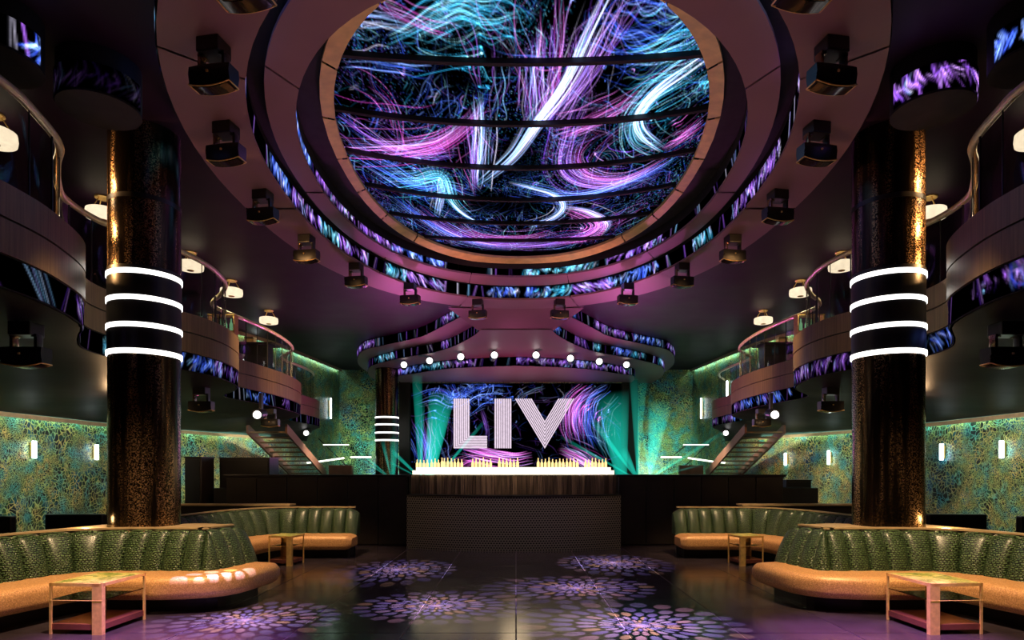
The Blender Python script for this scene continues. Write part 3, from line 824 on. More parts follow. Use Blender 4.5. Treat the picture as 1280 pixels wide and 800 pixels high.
# ------------------------------------------------------------------ wall sconces
SC = [('left', 13.2, 2.03, .36, 'lower left wall, nearest one'), ('left', 15.1, 2.03, .36, 'lower left wall beside the column'),
      ('left', 21.0, 5.6, .42, 'upper left wall above the balcony'), ('left', 26.8, 4.2, .86, 'far end of the upper left wall'),
      ('right', 26.8, 4.2, .86, 'far end of the upper right wall'), ('right', 24.3, 4.67, .66, 'upper right wall between two balcony bulges'),
      ('right', 20.5, 5.5, .42, 'upper right wall above the balcony'), ('right', 20.6, 1.96, .40, 'lower right wall beside the stairs'),
      ('right', 18.9, 1.98, .42, 'lower right wall left of the column'), ('right', 14.9, 2.03, .38, 'lower right wall right of the column'),
      ('right', 13.1, 2.03, .36, 'lower right wall, nearest one')]
for side, D, z, h, where in SC:
    mir = 1 if side == 'left' else -1
    x = wallx(D)
    t = thing('wall_sconce', f'slim white bar sconce on the {where}', 'sconce', (x*mir, D, z), 'bar sconces on the patterned walls')
    part('back_plate', M['brass'], t, lambda b: b.box((x+.03, D, z), (.04, .05, h*.8), bev=.004), False, mir)
    part('light_bar', M['sconce'], t, lambda b: b.box((x+.09, D, z), (.055, .085, h), bev=.012), 'auto', mir)

# ------------------------------------------------------------------ stage canopy
cn = thing('stage_canopy', 'tiered curved ceiling canopy with screen fascias over the stage', 'canopy', (0, 23, 5.1))
LA = [(-1.2, 16.6), (-1.97, 18.0), (-2.88, 19.6), (-3.9, 20.6), (-4.45, 21.1), (-5.15, 21.8), (-5.7, 23.1), (-6.1, 24.8), (-6.2, 26.7), (-6.1, 27.9)]
LB = [(-.95, 17.3), (-1.24, 18.2), (-1.97, 19.7), (-2.71, 20.7), (-3.45, 21.3), (-4.1, 21.9), (-4.97, 22.9), (-5.5, 23.9), (-5.9, 25.8), (-5.9, 27.9)]
LCc = [(0, 21.4), (-1.22, 21.66), (-2.58, 22.2), (-3.6, 23.1), (-4.3, 23.7), (-4.55, 24.6), (-4.6, 25.9)]
def tier(curve, z, ztop, nm, seed, gainv=1.0, thick=.05):
    c = catmull(curve, 8); c, _ = resample(c, step=.12)
    # soffit across the whole width, symmetrical about the centre line
    b = MB(); b.grid([[(x, y, z) for x, y in c], [(-x, y, z) for x, y in c]])
    b.grid([[(x, y, z+thick) for x, y in c], [(-x, y, z+thick) for x, y in c]])
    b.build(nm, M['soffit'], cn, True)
    for mir in (1, -1):
        part('fascia_backing', M['matte'], cn, lambda q: q.grid([[(x, y, z+.012) for x, y in c], [(x, y, ztop) for x, y in c]]), True, mir)
        led_band('led_panel', c-rightn(c)*.012, z+.015, ztop-.02, cn, seed+mir, res=.03, panel=1.5, mir=mir, gain=gainv)
def tier_side(curve, z, ztop, nm, seed):
    tier(curve, z, ztop, nm, seed)
tier(LA, 5.70, ZC, 'upper_soffit', 61); tier(LB, 5.40, 5.70, 'middle_soffit', 71); tier(LCc, 5.10, 5.40, 'lower_soffit', 81)
def cen(b):
    lo = [[(x*1.7, 16.0, 5.66) for x in (-1, 0, 1)], [(x*1.02, 17.4, 5.40) for x in (-1, 0, 1)]]
    b.grid(lo); b.grid([[(x, y, z+.04) for x, y, z in r_] for r_ in lo])
part('sloped_soffit', M['soffit'], cn, cen)
for i, (u, v) in enumerate([(505, 456), (537, 451), (576, 446), (618, 444), (670, 444), (713, 448), (749, 452), (783, 456)]):
    D = 3.62*F/(CV-v); x, y, z = at(u, v, D)
    t = thing('canopy_spotlight', f'small black spotlight with glowing white lens under the canopy, number {i+1} from the left of eight' if False else
              f"white glowing spotlight under the stage canopy, {['leftmost', 'second from left', 'third from left', 'left of centre', 'right of centre', 'third from right', 'second from right', 'rightmost'][i]} of the arc", 'spotlight', (x, y, z), 'spotlights under the canopy')
    part('housing', M['fixture'], t, lambda b: b.tube([(x, y, z), (x+.06*(1 if x > 0 else -1), y+.3, z-.04)], [.135, .11], 14), 'auto')
    part('stem', M['fixture'], t, lambda b: b.tube([(x, y+.15, z+.1), (x, y+.15, 5.42)], .03, 8))
    part('lens', M['whitelamp'], t, lambda b: b.tube([(x, y-.03, z), (x, y-.004, z)], .105, 14), 'auto')

# ------------------------------------------------------------------ stage: riser, screen, letters
o = part('trim_3', M['matte'], None, lambda b: b.box((0, 20.4, .6), (13.6, 12.0, 1.2))); prop(o, kind='structure')
sc = thing('stage_screen', 'wide stage screen of blue and purple light filaments behind the letters', 'screen', (0, 25.5, 1.2))
def stage_raster():
    rng = np.random.default_rng(5); r = .021; W, H = int(8.36/r)+1, int(3.84/r)+1
    R = np.zeros((H, W, 3)); D = 25.45
    def m(p): return [(((u-CU)*D/F+4.18)/r, ((EYE+(CV-v)*D/F)-1.22)/r) for u, v in p]
    scatter(R, rng, 90, 30, 140, ['blue', 'purple', 'white'], .5, (1, 5), (1, 6))
    scatter(R, rng, 200, 5, 25, ['blue', 'purple', 'white'], .6, (1, 3), (1, 4))
    B = lambda p, n, s0, s1, c, i=1.: bundle(R, rng, m(p), n, s0, s1, c, i)
    for _ in range(90):
        q = np.array([rng.normal(592, 24), rng.normal(492, 9)]); a = rng.uniform(0, 6.28); P_ = [q]
        for _k in range(3): a += rng.normal()*1.2; q = q+np.array([math.cos(a), math.sin(a)])*6; P_.append(q)
        B(P_, 5, 1, 3, 'blue', 1.)
    B([(516, 500), (545, 492), (570, 500), (600, 485), (640, 482)], 60, 9, 9, 'blue', 1.)
    B([(516, 530), (530, 560), (540, 590)], 70, 7, 7, 'blue', 1.); B([(530, 520), (535, 550), (530, 590)], 50, 10, 6, 'purple', .9)
    B([(600, 510), (608, 535), (607, 560)], 20, 2, 2, 'purple', .8)
    B([(740, 484), (718, 500), (711, 525), (718, 552)], 90, 7, 6, 'pink', 1.6); B([(745, 486), (725, 505), (720, 530), (728, 555)], 80, 9, 7, 'purple', 1.1)
    B([(760, 484), (738, 500), (735, 530), (745, 560)], 90, 8, 10, 'blue', 1.1); B([(772, 495), (755, 515), (750, 545), (765, 580)], 70, 9, 9, 'cyan', .7)
    B([(580, 560), (605, 566), (640, 573), (665, 570)], 80, 5, 5, 'pink', 2.2); B([(560, 590), (590, 576), (630, 578)], 50, 6, 6, 'pink', .9)
    B([(698, 560), (715, 568), (735, 580), (760, 592)], 90, 7, 8, 'pink', 2.); B([(700, 562), (725, 572), (750, 588)], 50, 6, 8, 'white', 1.)
    B([(640, 505), (655, 492), (680, 482)], 20, 3, 5, 'white', .7); B([(690, 505), (705, 495), (715, 482)], 16, 4, 4, 'white', .8)
    R = R*1.5; return np.clip(R*np.maximum(R.max(-1, keepdims=True), 1e-4)**.35, 0, 3), r
R, r = stage_raster(); H, W = R.shape[:2]
P = np.zeros((H, W, 3)); P[..., 0] = (-4.18+np.arange(W)*r)[None]; P[..., 1] = 25.45; P[..., 2] = (1.22+np.arange(H)*r)[:, None]
for k in range(4):
    a, b_ = k*W//4, (k+1)*W//4+1
    led_mesh('screen_panel', P[:, a:b_], R[:, a:b_], sc)
part('screen_back', M['matte'], sc, lambda b: b.box((0, 25.55, 3.13), (8.4, .16, 3.9)))
for s, x0, x1 in ((-1, -4.66, -4.22), (1, 4.22, 4.86)):
    part('side_panel', M['walnutdark'], sc, lambda b: b.box(((x0+x1)/2, 25.6, 3.2), (x1-x0, .3, 4.0), bev=.02))
part('top_trim', M['wallpaper'], sc, lambda b: b.box((0, 25.5, 5.085), (8.4, .2, .03)))

sg = thing('letter_sign', 'big striped white letters reading LIV hung before the stage screen', 'sign', (0, 25.2, 2.5))
DL = 25.1
def lp(u, v): x, y, z = at(u, v, DL); return (x, z)
def stripe(parent, poly):
    b = MB(); n = len(poly)
    vs = [(x, DL, z) for x, z in poly]+[(x, DL+.05, z) for x, z in poly]
    b.add(vs, [tuple(range(n)), tuple(range(n, 2*n))[::-1]]+[(i, (i+1) % n, n+(i+1) % n, n+i) for i in range(n)])
    b.build('stripe', M['letter'], parent)
def letter(nm):
    o = bpy.data.objects.new('letter', None); COL.objects.link(o); o.parent = sg
    return o
l = letter('L')
n = 8; u0, u1, v0, v1, ue = 567.0, 587.3, 498.3, 560.3, 608.8
for k in range(n):
    a, b_ = k/n, (k+.74)/n; ua, ub = u0+(u1-u0)*a, u0+(u1-u0)*b_; va, vb = v1-(v1-544.4)*a, v1-(v1-544.4)*b_
    stripe(l, [lp(ua, v0), lp(ub, v0), lp(ub, vb), lp(ue, vb), lp(ue, va), lp(ua, va)])
l = letter('I'); u0, u1 = 618.2, 639.8
for k in range(n):
    ua, ub = u0+(u1-u0)*k/n, u0+(u1-u0)*(k+.74)/n
    stripe(l, [lp(ua, v0), lp(ub, v0), lp(ub, v1), lp(ua, v1)])
l = letter('V'); uc = 681.0
for k in range(n):
    def arm(f): return 643.8+(665.5-643.8)*f, 718.0-(718.0-697.0)*f, 560.6-(560.6-525.0)*f
    a0, a1, av = arm(k/n); b0, b1, bv = arm((k+.66)/n)
    stripe(l, [lp(a0, v0), lp(b0, v0), lp(uc, bv), lp(b1, v0), lp(a1, v0), lp(uc, av)])
part('hanging_frame', M['matte'], sg, lambda b: [b.tube([(x, DL+.1, 2.5), (x, DL+.1, 5.1)], .012, 6) for x in (-2.2, -.5, 1.9)])
bpy.data.objects['hanging_frame']['kind'] = 'thing'

# ------------------------------------------------------------------ booth and counters
def boothY(x): return 12.62+.11*x*x
xs = np.linspace(-2.25, 2.15, 41)
bo = thing('dj_booth', 'black curved booth with perforated front and wood slats below lit ledge', 'booth', (0, 13.0, 0))
b = MB(); b.grid([[(x, boothY(x), 0.0) for x in xs], [(x, boothY(x), 1.09) for x in xs]])
s_ = np.r_[0, np.cumsum(np.hypot(np.diff(xs), np.diff([boothY(x) for x in xs])))]
b.build('perforated_panel', M['perf'], bo, True, uv=[(a, 0) for a in s_]+[(a, 1.09) for a in s_], fix=False)
part('panel_cap', M['black'], bo, lambda b: b.prism([(x, boothY(x)-.03) for x in xs]+[(2.15, 13.75), (-2.25, 13.75)], 1.085, 1.105))
part('booth_core', M['matte'], bo, lambda b: b.prism([(x, boothY(x)+.02) for x in xs]+[(2.15, 13.75), (-2.25, 13.75)], 0, 1.08))
x = -2.2
while x < 2.08:
    wd = random.choice((.05, .06, .08, .11)); y = boothY(x)+.28+random.uniform(-.012, .012)
    part('slat', M['slat'], bo, lambda b: b.box((x+wd/2, y, 1.305), (wd-.008, .03, .39)))
    x += wd
part('slat_backing', M['matte'], bo, lambda b: b.prism([(x, boothY(x)+.31) for x in xs]+[(2.15, 13.75), (-2.25, 13.75)], 1.105, 1.50))
part('light_ledge', M['ledge_glow'], bo, lambda b: b.prism([(x, boothY(x)+.22) for x in np.linspace(-2.16, 2.04, 30)]+[(2.04, 13.6), (-2.16, 13.6)], 1.515, 1.60))
part('upper_light_ledge', M['ledge_glow'], bo, lambda b: b.prism([(x, boothY(x)+.45) for x in np.linspace(-2.12, 2.0, 30)]+[(2.0, 13.6), (-2.12, 13.6)], 1.602, 1.665))
bt = None
NTH = ['first', 'second', 'third', 'fourth', 'fifth', 'sixth', 'seventh', 'eighth', 'ninth']
for ci, (ua, ub) in enumerate(((516, 533), (536, 550), (553, 580), (590, 617), (624, 651), (673, 701), (705, 726), (734, 762))):
    u = ua; bi = 0
    while u < ub:
        D = 13.1; x = (u-CU)*D/F; y = boothY(x)+.55+random.uniform(0, .06)
        if bt is None:
            q = MB(); q.lathe([(.026, 0), (.028, .01), (.028, .09), (.010, .13), (.010, .175), (.012, .18)], (0, 0, 0), 10)
            bt = q.build('bottle', M['bottle'], None, 'auto'); o = bt
            prop(o, 'small amber lit bottle in a cluster on the glowing booth ledge', 'bottle', 'bottles on the lit booth ledge')
        else:
            o = bt.copy(); COL.objects.link(o)
        o['label'] = f'small amber lit bottle on the booth ledge, {NTH[bi]} of the {NTH[ci]} cluster from left'; bi += 1
        o.location = (x, y, 1.665); sca = random.uniform(.85, 1.15); o.scale = (1, 1, sca)
        u += 4.6
for mir, side, xe in ((1, 'left', -6.2), (-1, 'right', -5.72)):
    t = thing('bar_counter', f'long black panelled counter running {side} of the booth', 'counter', (mir*-4.2, 13.9, 0))
    npn = 6; xa = np.linspace(xe, -2.3 if mir == 1 else -2.2, npn+1)
    for k in range(npn):
        part('front_panel', M['walnutdark'], t, lambda b: b.box(((xa[k]+xa[k+1])/2, 13.72, .74), (xa[k+1]-xa[k]-.012, .06, 1.44), bev=.006), False, mir)
    part('counter_top', M['black'], t, lambda b: b.box(((xe-2.2)/2, 14.0, 1.485), (abs(xe)-2.1, .66, .05), bev=.008), False, mir)
    part('core', M['matte'], t, lambda b: b.box(((xe-2.25)/2, 14.02, .73), (abs(xe)-2.2, .5, 1.46)), False, mir)
def cabinet(x0, x1, D, z, label):
    t = thing('service_cabinet', label, 'cabinet', ((x0+x1)/2, D, 0))
    part('body', M['walnutdark'], t, lambda b: b.box(((x0+x1)/2, D+.3, z/2), (x1-x0, .6, z), bev=.01))
    part('door', M['black'], t, lambda b: b.box(((x0+x1)/2, D-.012, z/2), (x1-x0-.06, .022, z-.08), bev=.004))
    part('top', M['black'], t, lambda b: b.box(((x0+x1)/2, D+.3, z+.012), (x1-x0+.03, .64, .024)))
cabinet(-6.95, -5.78, 15.0, 1.88, 'tall dark cabinet rising above the left end of the counter')
cabinet(-7.35, -6.98, 14.2, 1.88, 'narrow dark cabinet against the wallpaper just right of the left column')
cabinet(6.55, 7.15, 15.5, 1.35, 'low dark cabinet past the right end of the counter')

# ------------------------------------------------------------------ stairs
for mir, side in ((1, 'left'), (-1, 'right')):
    t = thing('staircase', f'open red brown staircase rising to the {side} balcony', 'stairs', (mir*-7.9, 22.5, 1.2))
    A, Bp = (22.9, 1.34), (19.0, 2.72)
    for x in (-7.98, -6.82):
        def st(b):
            vs = []
            for xx in (x-.03, x+.03):
                vs += [(xx, A[0], A[1]-.02), (xx, A[0], A[1]+.26), (xx, Bp[0], Bp[1]+.26), (xx, Bp[0], Bp[1]-.02)]
            b.add(vs, [(0, 1, 2, 3), (4, 5, 6, 7), (0, 1, 5, 4), (1, 2, 6, 5), (2, 3, 7, 6), (3, 0, 4, 7)])
        part('stringer', M['stringer'], t, st, False, mir)
    for k in range(10):
        f = (k+.3)/10; y = A[0]+(Bp[0]-A[0])*f; z = A[1]+(Bp[1]-A[1])*f+.12
        part('tread', M['tread'], t, lambda b: b.box((-7.40, y, z), (1.10, .34, .04), bev=.006), False, mir)
    t2 = thing('glass_balustrade', f'glass balustrade with pale glowing strips beside the {side} stairs', 'balustrade', (mir*-6.4, 25.0, 1.2))
    part('glass_pane', M['glass'], t2, lambda b: b.box((-6.5, 25.0, 2.0), (1.5, .02, 1.3)), False, mir)
    def fr(b):
        b.tube([at(398, 548, 24.9), at(434, 583, 24.9)], .02, 6)
    part('dark_edge', M['fixture'], t2, fr, False, mir)
    part('dark_edge', M['fixture'], t2, lambda b: b.tube([at(433, 557, 24.9), at(448, 569, 24.9)], .02, 6), False, mir)
    part('light_strip', M['strip'], t2, lambda b: b.tube([at(360, 580.5, 24.7), at(395, 577.5, 24.7), at(430, 572.5, 24.7)], .035, 6), False, mir)
    part('light_strip', M['strip'], t2, lambda b: b.tube([at(438, 571.5, 24.7), at(464, 571.5, 24.7)], .03, 6), False, mir)
    part('light_strip', M['strip'], t2, lambda b: b.tube([at(404, 556, 24.7), at(436, 556, 24.7)], .022, 6), False, mir)
    part('end_block', M['stringer'], t2, lambda b: b.box((-6.8, 24.9, 1.55), (.9, .3, .5), bev=.02), False, mir)
    part('base_rail', M['black'], t2, lambda b: b.box((-6.5, 25.0, 1.28), (1.6, .08, .16)), False, mir)

# ------------------------------------------------------------------ laser projectors with their beams
def beam(parent, p0, p1, w0, w1, D, mat):
    a = Vector(at(p0[0], p0[1], D)); c = Vector(at(p1[0], p1[1], D))
    b = MB(); b.tube([(0, 0, 0), (0, 0, 1)], [max(w0, .8)*D/F/2, w1*D/F/2], 16)
    o = b.build('beam', M[mat], None); o.parent = parent
    o.location = a-wloc(parent); o.rotation_euler = (c-a).to_track_quat('Z', 'Y').to_euler(); o.scale = (1, 1, (c-a).length)
    return o
LZ = [('left of the screen, outer one', 489, 23.2, [((489, 598), (446, 562), 1, 5, 't'), ((489, 598), (448, 572), 1, 4, 't'), ((489, 598), (478, 550), 1, 6, 't'), ((491, 598), (493, 545), 5, 12, 'w')]),
      ('left of the screen, inner one', 526, 23.6, [((526, 598), (521, 462), 5, 14, 'w'), ((526, 598), (529, 500), 3, 5, 't'), ((536, 598), (553, 490), 12, 34, 'w'), ((526, 598), (482, 556), 2, 7, 't'), ((526, 598), (476, 572), 1, 4, 't'), ((552, 590), (606, 526), 3, 5, 't')]),
      ('right of the screen, inner one', 796, 23.6, [((798, 598), (792, 466), 4, 12, 'w'), ((796, 598), (804, 470), 3, 12, 'w'), ((796, 598), (738, 522), 2, 9, 't'), ((794, 598), (700, 545), 2, 5, 't'), ((777, 598), (764, 490), 14, 46, 'w'), ((797, 598), (778, 560), 2, 12, 't')]),
      ('right of the screen, outer one', 813, 23.2, [((812, 598), (826, 500), 4, 32, 'w'), ((813, 598), (800, 520), 2, 4, 't'), ((813, 598), (850, 571), 2, 8, 't'), ((813, 598), (905, 540), 2, 6, 't'), ((813, 598), (880, 580), 1, 3, 't')])]
for where, u, D, bs in LZ:
    x, y, z = at(u, 600, D)
    t = thing('laser_projector', f'projector throwing teal laser beams {where}', 'projector', (x, y, 1.2))
    part('housing', M['fixture'], t, lambda b: b.box((x, y+.1, 1.22), (.3, .3, .04), bev=.01))
    for p0, p1, w0, w1, k in bs: beam(t, p0, p1, w0, w1, D+random.uniform(-.1, .1), ('beamwide' if w1 > 40 else 'beam') if k == 'w' else 'beamthin')

# ------------------------------------------------------------------ booth sofas
def sofa(label, back, mir, depths, zs=(.16, .42), zb=.88):
    c = catmull(back, 10); c, s = resample(c, step=.03); nr = rightn(c); L = s[-1]
    for _ in range(3): nr[1:-1] = (nr[:-2]+nr[1:-1]+nr[2:])/3
    nr /= np.linalg.norm(nr, axis=1)[:, None]
    mid = c[len(c)//2]
    t = thing('booth_sofa', label, 'sofa', (mid[0]*mir, mid[1], 0))
    dep = np.interp(s/L, [d[0] for d in depths], [d[1] for d in depths])
    def P_(i, off): return c[i]+nr[i]*off
    z0, z1 = zs
    # seat: rounded profile swept along the path
    prof = []; rad = .09
    o0, o1 = -.06, .52
    for a in np.linspace(PI, 1.5*PI, 5): prof.append((o0+.03+.03*math.cos(a), z0+.03+.03*math.sin(a)))
    for a in np.linspace(1.5*PI, 2*PI, 7): prof.append((o1-rad+rad*math.cos(a), z0+rad+rad*math.sin(a)))
    for a in np.linspace(0, .5*PI, 7): prof.append((o1-rad+rad*math.cos(a), z1-rad+rad*math.sin(a)))
    for a in np.linspace(.5*PI, PI, 5): prof.append((o0+.03+.03*math.cos(a), z1-.03+.03*math.sin(a)))
    rows = []
    idx = list(range(0, len(c), 2))
    for i in idx:
        e = 1.
        dr = L-s[i]
        if dr < .16: e = math.sqrt(max(0.0025, 1-(1-dr/.16)**2))
        zc = (z0+z1)/2; oc_ = (o0+o1)/2
        rows.append([(*P_(i, (oc_+(o-oc_)*(.45+.55*e)) if o < .2 else (oc_+(o+dep[i]-.52-oc_)*(.45+.55*e))), zc+(z-zc)*e) for o, z in prof])
    b = MB(); b.grid(rows, True)
    npf = len(prof); b.f.append(tuple(range(npf))); m0 = (len(rows)-1)*npf; b.f.append(tuple(range(m0, m0+npf))[::-1])
    b.build('seat', M['copper'], t, 'auto', mir)
    b = MB()
    ib = [i for i in idx if L-s[i] > .14]
    pl = [tuple(P_(i, -.22)) for i in ib]+[tuple(P_(i, .2)) for i in ib[::-1]]
    b.grid([[(*P_(i, o), z) for o, z in ((-.22, 0), (dep[i]-.28, 0), (dep[i]-.28, z0+.01), (-.22, z0+.01))] for i in ib], True)
    b.f.append((0, 1, 2, 3)); m0 = (len(ib)-1)*4; b.f.append((m0+3, m0+2, m0+1, m0))
    b.build('plinth', M['black'], t, False, mir)
    # back: one padded channel after another
    n = int(round((L-.1)/.235)); lim = np.linspace(0, L-.06, n+1)
    for k in range(n):
        sa, sb = lim[k], lim[k+1]; rows = []; uv = []
        nu = 9
        hs = [0, .12, .3, .5, .7, .85, .95, 1.0, 1.0, .9, .0]
        for vi, h in enumerate(hs):
            row = []
            for j in range(nu):
                f = j/(nu-1); ss = sa+(sb-sa)*f; i = min(len(c)-1, max(0, int(round(ss/.03)))); fi = min(len(c)-1.001, ss/.03); i0 = int(fi); q = fi-i0
                cp = c[i0]*(1-q)+c[min(i0+1, len(c)-1)]*q; cn_ = nr[i0]*(1-q)+nr[min(i0+1, len(c)-1)]*q
                bul = .075*math.sqrt(max(0, 1-(2*f-1)**2))*(.55+.45*math.sin(PI*min(1, h*1.05)))
                zz = z1-.03+(zb-z1+.03)*h-(.02*(2*f-1)**4 if vi in (6, 7, 8) else 0)
                lean = -.20*h
                if vi <= 6: off = lean+bul
                elif vi == 7: off = lean+bul*.35-.03
                elif vi == 8: off = -.26
                elif vi == 9: off = -.29
                else: off = -.29
                shrink = 1.
                if k == n-1: zz -= max(0, f-.3)*.12*h
                row.append((*(cp+cn_*off), zz)); uv.append((ss, h*.5+k*.37 if vi <= 8 else 1))
            rows.append(row)
        b = MB(); b.grid(rows)
        # close both flanks and the bottom
        m = len(rows)
        b.f.append(tuple(i*nu for i in range(m))); b.f.append(tuple(i*nu+nu-1 for i in range(m))[::-1]); b.f.append(tuple(range(nu))[::-1]+tuple((m-1)*nu+i for i in range(nu)))
        b.build('back_channel', M['croc'], t, 'auto', mir, uv=uv)
    b = MB(); b.grid([[(*P_(i, o), z) for o, z in ((-.30, 0), (-.30, zb), (-.34, zb), (-.34, 0))] for i in ib], True)
    b.f.append((0, 1, 2, 3)); m0 = (len(ib)-1)*4; b.f.append((m0+3, m0+2, m0+1, m0))
    b.build('back_shell', M['matte'], t, False, mir)
    b = MB(); b.grid([[(*P_(i, o), z) for o, z in ((-.285, zb+.002), (-.285, zb+.022), (-.36, zb+.022), (-.36, zb+.002))] for i in ib], True)
    b.f.append((0, 1, 2, 3)); m0 = (len(ib)-1)*4; b.f.append((m0+3, m0+2, m0+1, m0))
    b.build('brass_top_trim', M['tan'], t, False, mir)
    return t
S1 = [(-5.80, 4.9), (-5.62, 5.8), (-5.42, 6.65), (-5.18, 7.28), (-4.80, 7.52), (-4.2, 7.54), (-3.72, 7.54), (-3.58, 7.61), (-3.52, 7.78), (-3.43, 8.16), (-3.36, 8.42)]
S2 = [(-5.05, 9.3), (-4.95, 10.4), (-4.82, 11.35), (-4.5, 11.92), (-4.1, 12.02), (-3.6, 12.04), (-3.2, 12.04), (-2.95, 12.04)]
for mir, side in ((1, 'left'), (-1, 'right')):
    sofa(f'green croc channel back sofa with copper seat in the front {side} booth', S1, mir, [(0, .52), (.75, .52), (.85, .42), (1, .34)])
    sofa(f'green croc channel back sofa with copper seat in the rear {side} booth', S2, mir, [(0, .52), (1, .52)])
    # ledge between the front sofa and the column
    L1 = [(-5.98, 6.2), (-5.64, 7.35), (-5.38, 7.82), (-4.9, 7.96), (-4.2, 7.94), (-3.98, 7.98), (-3.9, 8.1), (-3.85, 8.5), (-4.2, 8.66), (-4.34, 8.66)]+[(-4.87+.435*math.cos(a), 8.4+.435*math.sin(a)) for a in np.linspace(.4, -PI-.4, 22)]+[(-5.38, 8.68), (-5.55, 8.1), (-5.9, 7.0), (-6.1, 6.2)]
    t = thing('booth_ledge', f'tan topped ledge behind the front {side} sofa at the column foot', 'ledge', (-4.9*mir, 8.3, 0))
    part('ledge_top', M['tan'], t, lambda b: b.prism(L1, .855, .885), False, mir)
    part('ledge_body', M['matte'], t, lambda b: b.prism([(x*.995-.02, y) for x, y in L1], 0, .853), False, mir)
    t = thing('low_divider', f'low tan topped divider wall behind the rear {side} sofa', 'divider', (-6.4*mir, 12.5, 0))
    part('divider_top', M['tan'], t, lambda b: b.box((-6.2, 12.62, .925), (3.6, .34, .03)), False, mir)
    part('divider_body', M['walnutdark'], t, lambda b: b.box((-6.2, 12.62, .455), (3.56, .3, .91)), False, mir)
    for (x, y, w_) in ((-8.9, 11.0, 'nearer'), (-7.7, 11.5, 'farther')):
        t = thing('lounge_bench', f'dark lounge bench beside the {side} patterned wall, {w_} of two', 'bench', (x*mir, y, 0))
        part('bench_back', M['black'], t, lambda b: b.box((x, y-.3, .42), (1.0, .14, .84), bev=.03), False, mir)
        part('bench_seat', M['black'], t, lambda b: b.box((x, y+.05, .32), (1.0, .56, .2), bev=.04), False, mir)
        part('bench_base', M['matte'], t, lambda b: b.box((x, y+.05, .11), (.9, .44, .22)), False, mir)

# ------------------------------------------------------------------ side tables
def side_table(label, A, Lf, Bk, h, mir):
    """A: near corner (broad leg), Lf: corner on the wall side, Bk: corner on the far side"""
    A, Lf, Bk = map(np.array, (A, Lf, Bk)); C = Lf+Bk-A; ctr = (A+C)/2
    t = thing('side_table', label, 'table', (ctr[0]*mir, ctr[1], 0))
    e1 = (Lf-A)/np.linalg.norm(Lf-A); e2 = (Bk-A)/np.linalg.norm(Bk-A)
    def quad(ins): return [tuple(p+((ctr-p)/np.linalg.norm(ctr-p))*ins) for p in (A, Lf, C, Bk)]
    part('marble_inset', M['marble'], t, lambda b: b.prism(quad(.035), h-.012, h+.001), False, mir)
    def frm(b):
        P_ = [A, Lf, C, Bk]
        for i in range(4):
            p, q = P_[i], P_[(i+1) % 4]; d = (q-p)/np.linalg.norm(q-p); nrm = np.array([-d[1], d[0]]); 
            if np.dot(ctr-p, nrm) < 0: nrm = -nrm
            b.prism([tuple(p), tuple(q), tuple(q+nrm*.022), tuple(p+nrm*.022)], h-.03, h)
    part('top_frame', M['brass'], t, frm, False, mir)
    def plate(b, p, d1, d2):
        b.prism([tuple(p), tuple(p+d1*.10), tuple(p+d1*.10+d2*.014), tuple(p+d1*.014+d2*.014), tuple(p+d1*.014+d2*.05), tuple(p+d2*.05)], 0, h-.001)
    part('leg', M['brass'], t, lambda b: plate(b, A, e1, e2), False, mir)
    part('leg', M['brass'], t, lambda b: plate(b, C, -e1, -e2), False, mir)
    for p, d1, d2 in ((Lf, -e1, e2), (Bk, e1, -e2)):
        part('leg', M['brass'], t, lambda b: b.prism([tuple(p), tuple(p+d1*.02), tuple(p+d1*.02+d2*.02), tuple(p+d2*.02)], 0, h-.001), False, mir)
    part('smoked_shelf', M['smoke'], t, lambda b: b.prism(quad(.02), h*.66, h*.66+.012), False, mir)
    part('shelf_edge', M['brass'], t, lambda b: b.tube([(*A, h*.665), (*Lf, h*.665)], .004, 6), False, mir)
    def tray(b): b.prism(quad(.015), .045, .10)
    tr = part('bottom_tray', M['tray'], t, tray, False, mir)
    return t
for mir, side in ((1, 'left'), (-1, 'right')):
    side_table(f'brass cube side table with marble top before the front {side} sofa', (-4.02, 6.21), (-4.56, 6.25), (-3.98, 6.88), .5, mir)
    side_table(f'brass cube side table with marble top before the rear {side} sofa', (-3.74, 10.66), (-4.17, 10.78), (-3.68, 11.12), .5, mir)

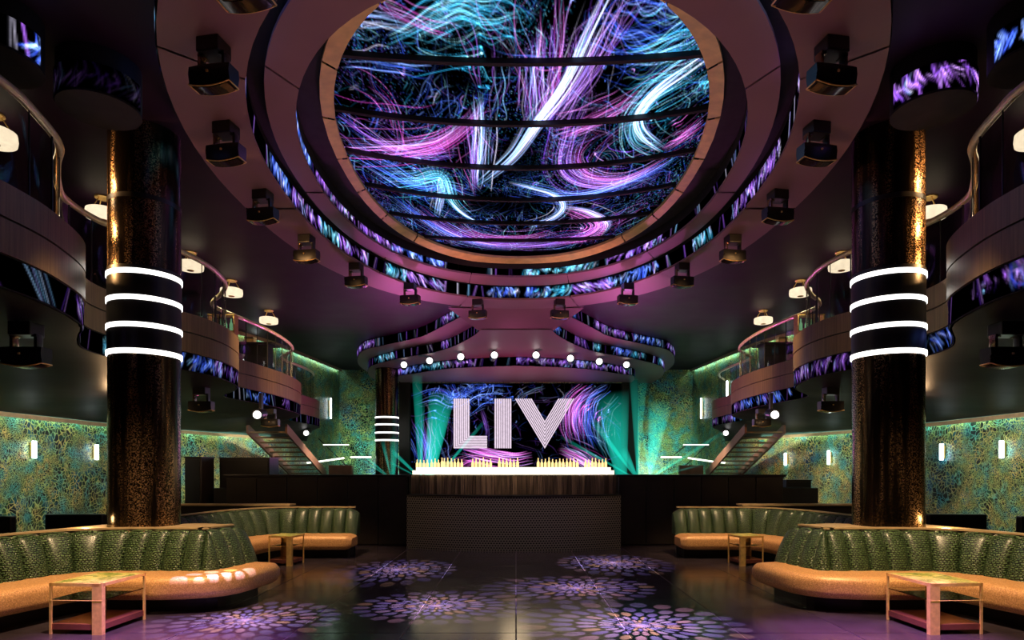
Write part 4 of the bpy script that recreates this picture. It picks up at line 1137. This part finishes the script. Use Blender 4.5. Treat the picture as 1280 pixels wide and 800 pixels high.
# ------------------------------------------------------------------ gobo projections on the floor
def gobo(name, loc, target, rad, power, tint):
    d = (Vector(target)-Vector(loc)).length; half = math.atan(rad/d)
    o = lamp('SPOT', name, loc, target, power, tint, .012, math.degrees(half)*2.3, .05)
    l = o.data; l.use_nodes = True; nt = l.node_tree
    em = [n for n in nt.nodes if n.type == 'EMISSION'][0]
    tc = nt.nodes.new('ShaderNodeTexCoord'); sx = nt.nodes.new('ShaderNodeSeparateXYZ'); nt.links.new(tc.outputs['Normal'], sx.inputs[0])
    k = 1/math.tan(half)
    x = mth(nt, 'MULTIPLY', mth(nt, 'DIVIDE', sx.outputs[0], sx.outputs[2]), k); y = mth(nt, 'MULTIPLY', mth(nt, 'DIVIDE', sx.outputs[1], sx.outputs[2]), k)
    r = mth(nt, 'SQRT', mth(nt, 'ADD', mth(nt, 'MULTIPLY', x, x), mth(nt, 'MULTIPLY', y, y)))
    th = mth(nt, 'ARCTAN2', y, x)
    tt = mth(nt, 'MULTIPLY', mth(nt, 'POWER', r, .55), 7.0)
    ring = mth(nt, 'FLOOR', tt); fr = mth(nt, 'SUBTRACT', mth(nt, 'FRACT', tt), .5)
    a = mth(nt, 'ADD', mth(nt, 'MULTIPLY', th, 24/(2*PI)), mth(nt, 'MULTIPLY', mth(nt, 'MODULO', ring, 2.0), .5))
    cell = mth(nt, 'FLOOR', a); fa = mth(nt, 'SUBTRACT', mth(nt, 'FRACT', a), .5)
    q = mth(nt, 'MAXIMUM', mth(nt, 'ABSOLUTE', mth(nt, 'MULTIPLY', fr, 1.0)), mth(nt, 'ABSOLUTE', fa))
    msk = mth(nt, 'LESS_THAN', mth(nt, 'ADD', mth(nt, 'MULTIPLY', mth(nt, 'MULTIPLY', fr, fr), .95), mth(nt, 'MULTIPLY', mth(nt, 'MULTIPLY', fa, fa), 1.5)), .19)
    core = mth(nt, 'LESS_THAN', r, .05); fade = mth(nt, 'SUBTRACT', 1.0, mth(nt, 'POWER', mth(nt, 'MINIMUM', r, 1.0), .8))
    cv = nt.nodes.new('ShaderNodeCombineXYZ'); nt.links.new(ring, cv.inputs[0]); nt.links.new(cell, cv.inputs[1])
    wn = nt.nodes.new('ShaderNodeTexWhiteNoise'); wn.noise_dimensions = '2D'; nt.links.new(cv.outputs[0], wn.inputs['Vector'])
    col = ramp(nt, wn.outputs['Value'], [(0, (.45, .35, 1.0)), (.3, (.75, .55, 1.0)), (.55, (1.0, .6, .8)), (.75, (.5, .45, 1.0)), (.9, (1.0, .62, .40))], 'CONSTANT')
    st = mth(nt, 'MULTIPLY', mth(nt, 'LESS_THAN', ring, 7.0), mth(nt, 'MULTIPLY', mth(nt, 'MAXIMUM', msk, mth(nt, 'MULTIPLY', core, .8)), mth(nt, 'ADD', mth(nt, 'MULTIPLY', mth(nt, 'MULTIPLY', fade, fade), 3.2), .16)))
    nt.links.new(col, em.inputs[0]); nt.links.new(st, em.inputs[1])
GB = [((-.97, 15.2), (-1.93, 10.3), 1.05, 2600), ((1.1, 15.2), (1.67, 11.1), 1.05, 2600), ((-3.46, 7.5), (-.95, 7.57), 1.0, 2600),
      ((3.75, 9.3), (.82, 8.7), 1.1, 2600), ((-3.46, 7.5), (-2.9, 6.84), 1.05, 2600), ((3.0, 6.05), (1.28, 6.6), 1.2, 3600)]
for (hx, hy), (tx, ty), rad, pw in GB:
    gobo('gobo_light', (hx, hy, 5.15), (tx, ty, 0), rad*.95, pw*7, (1, 1, 1))
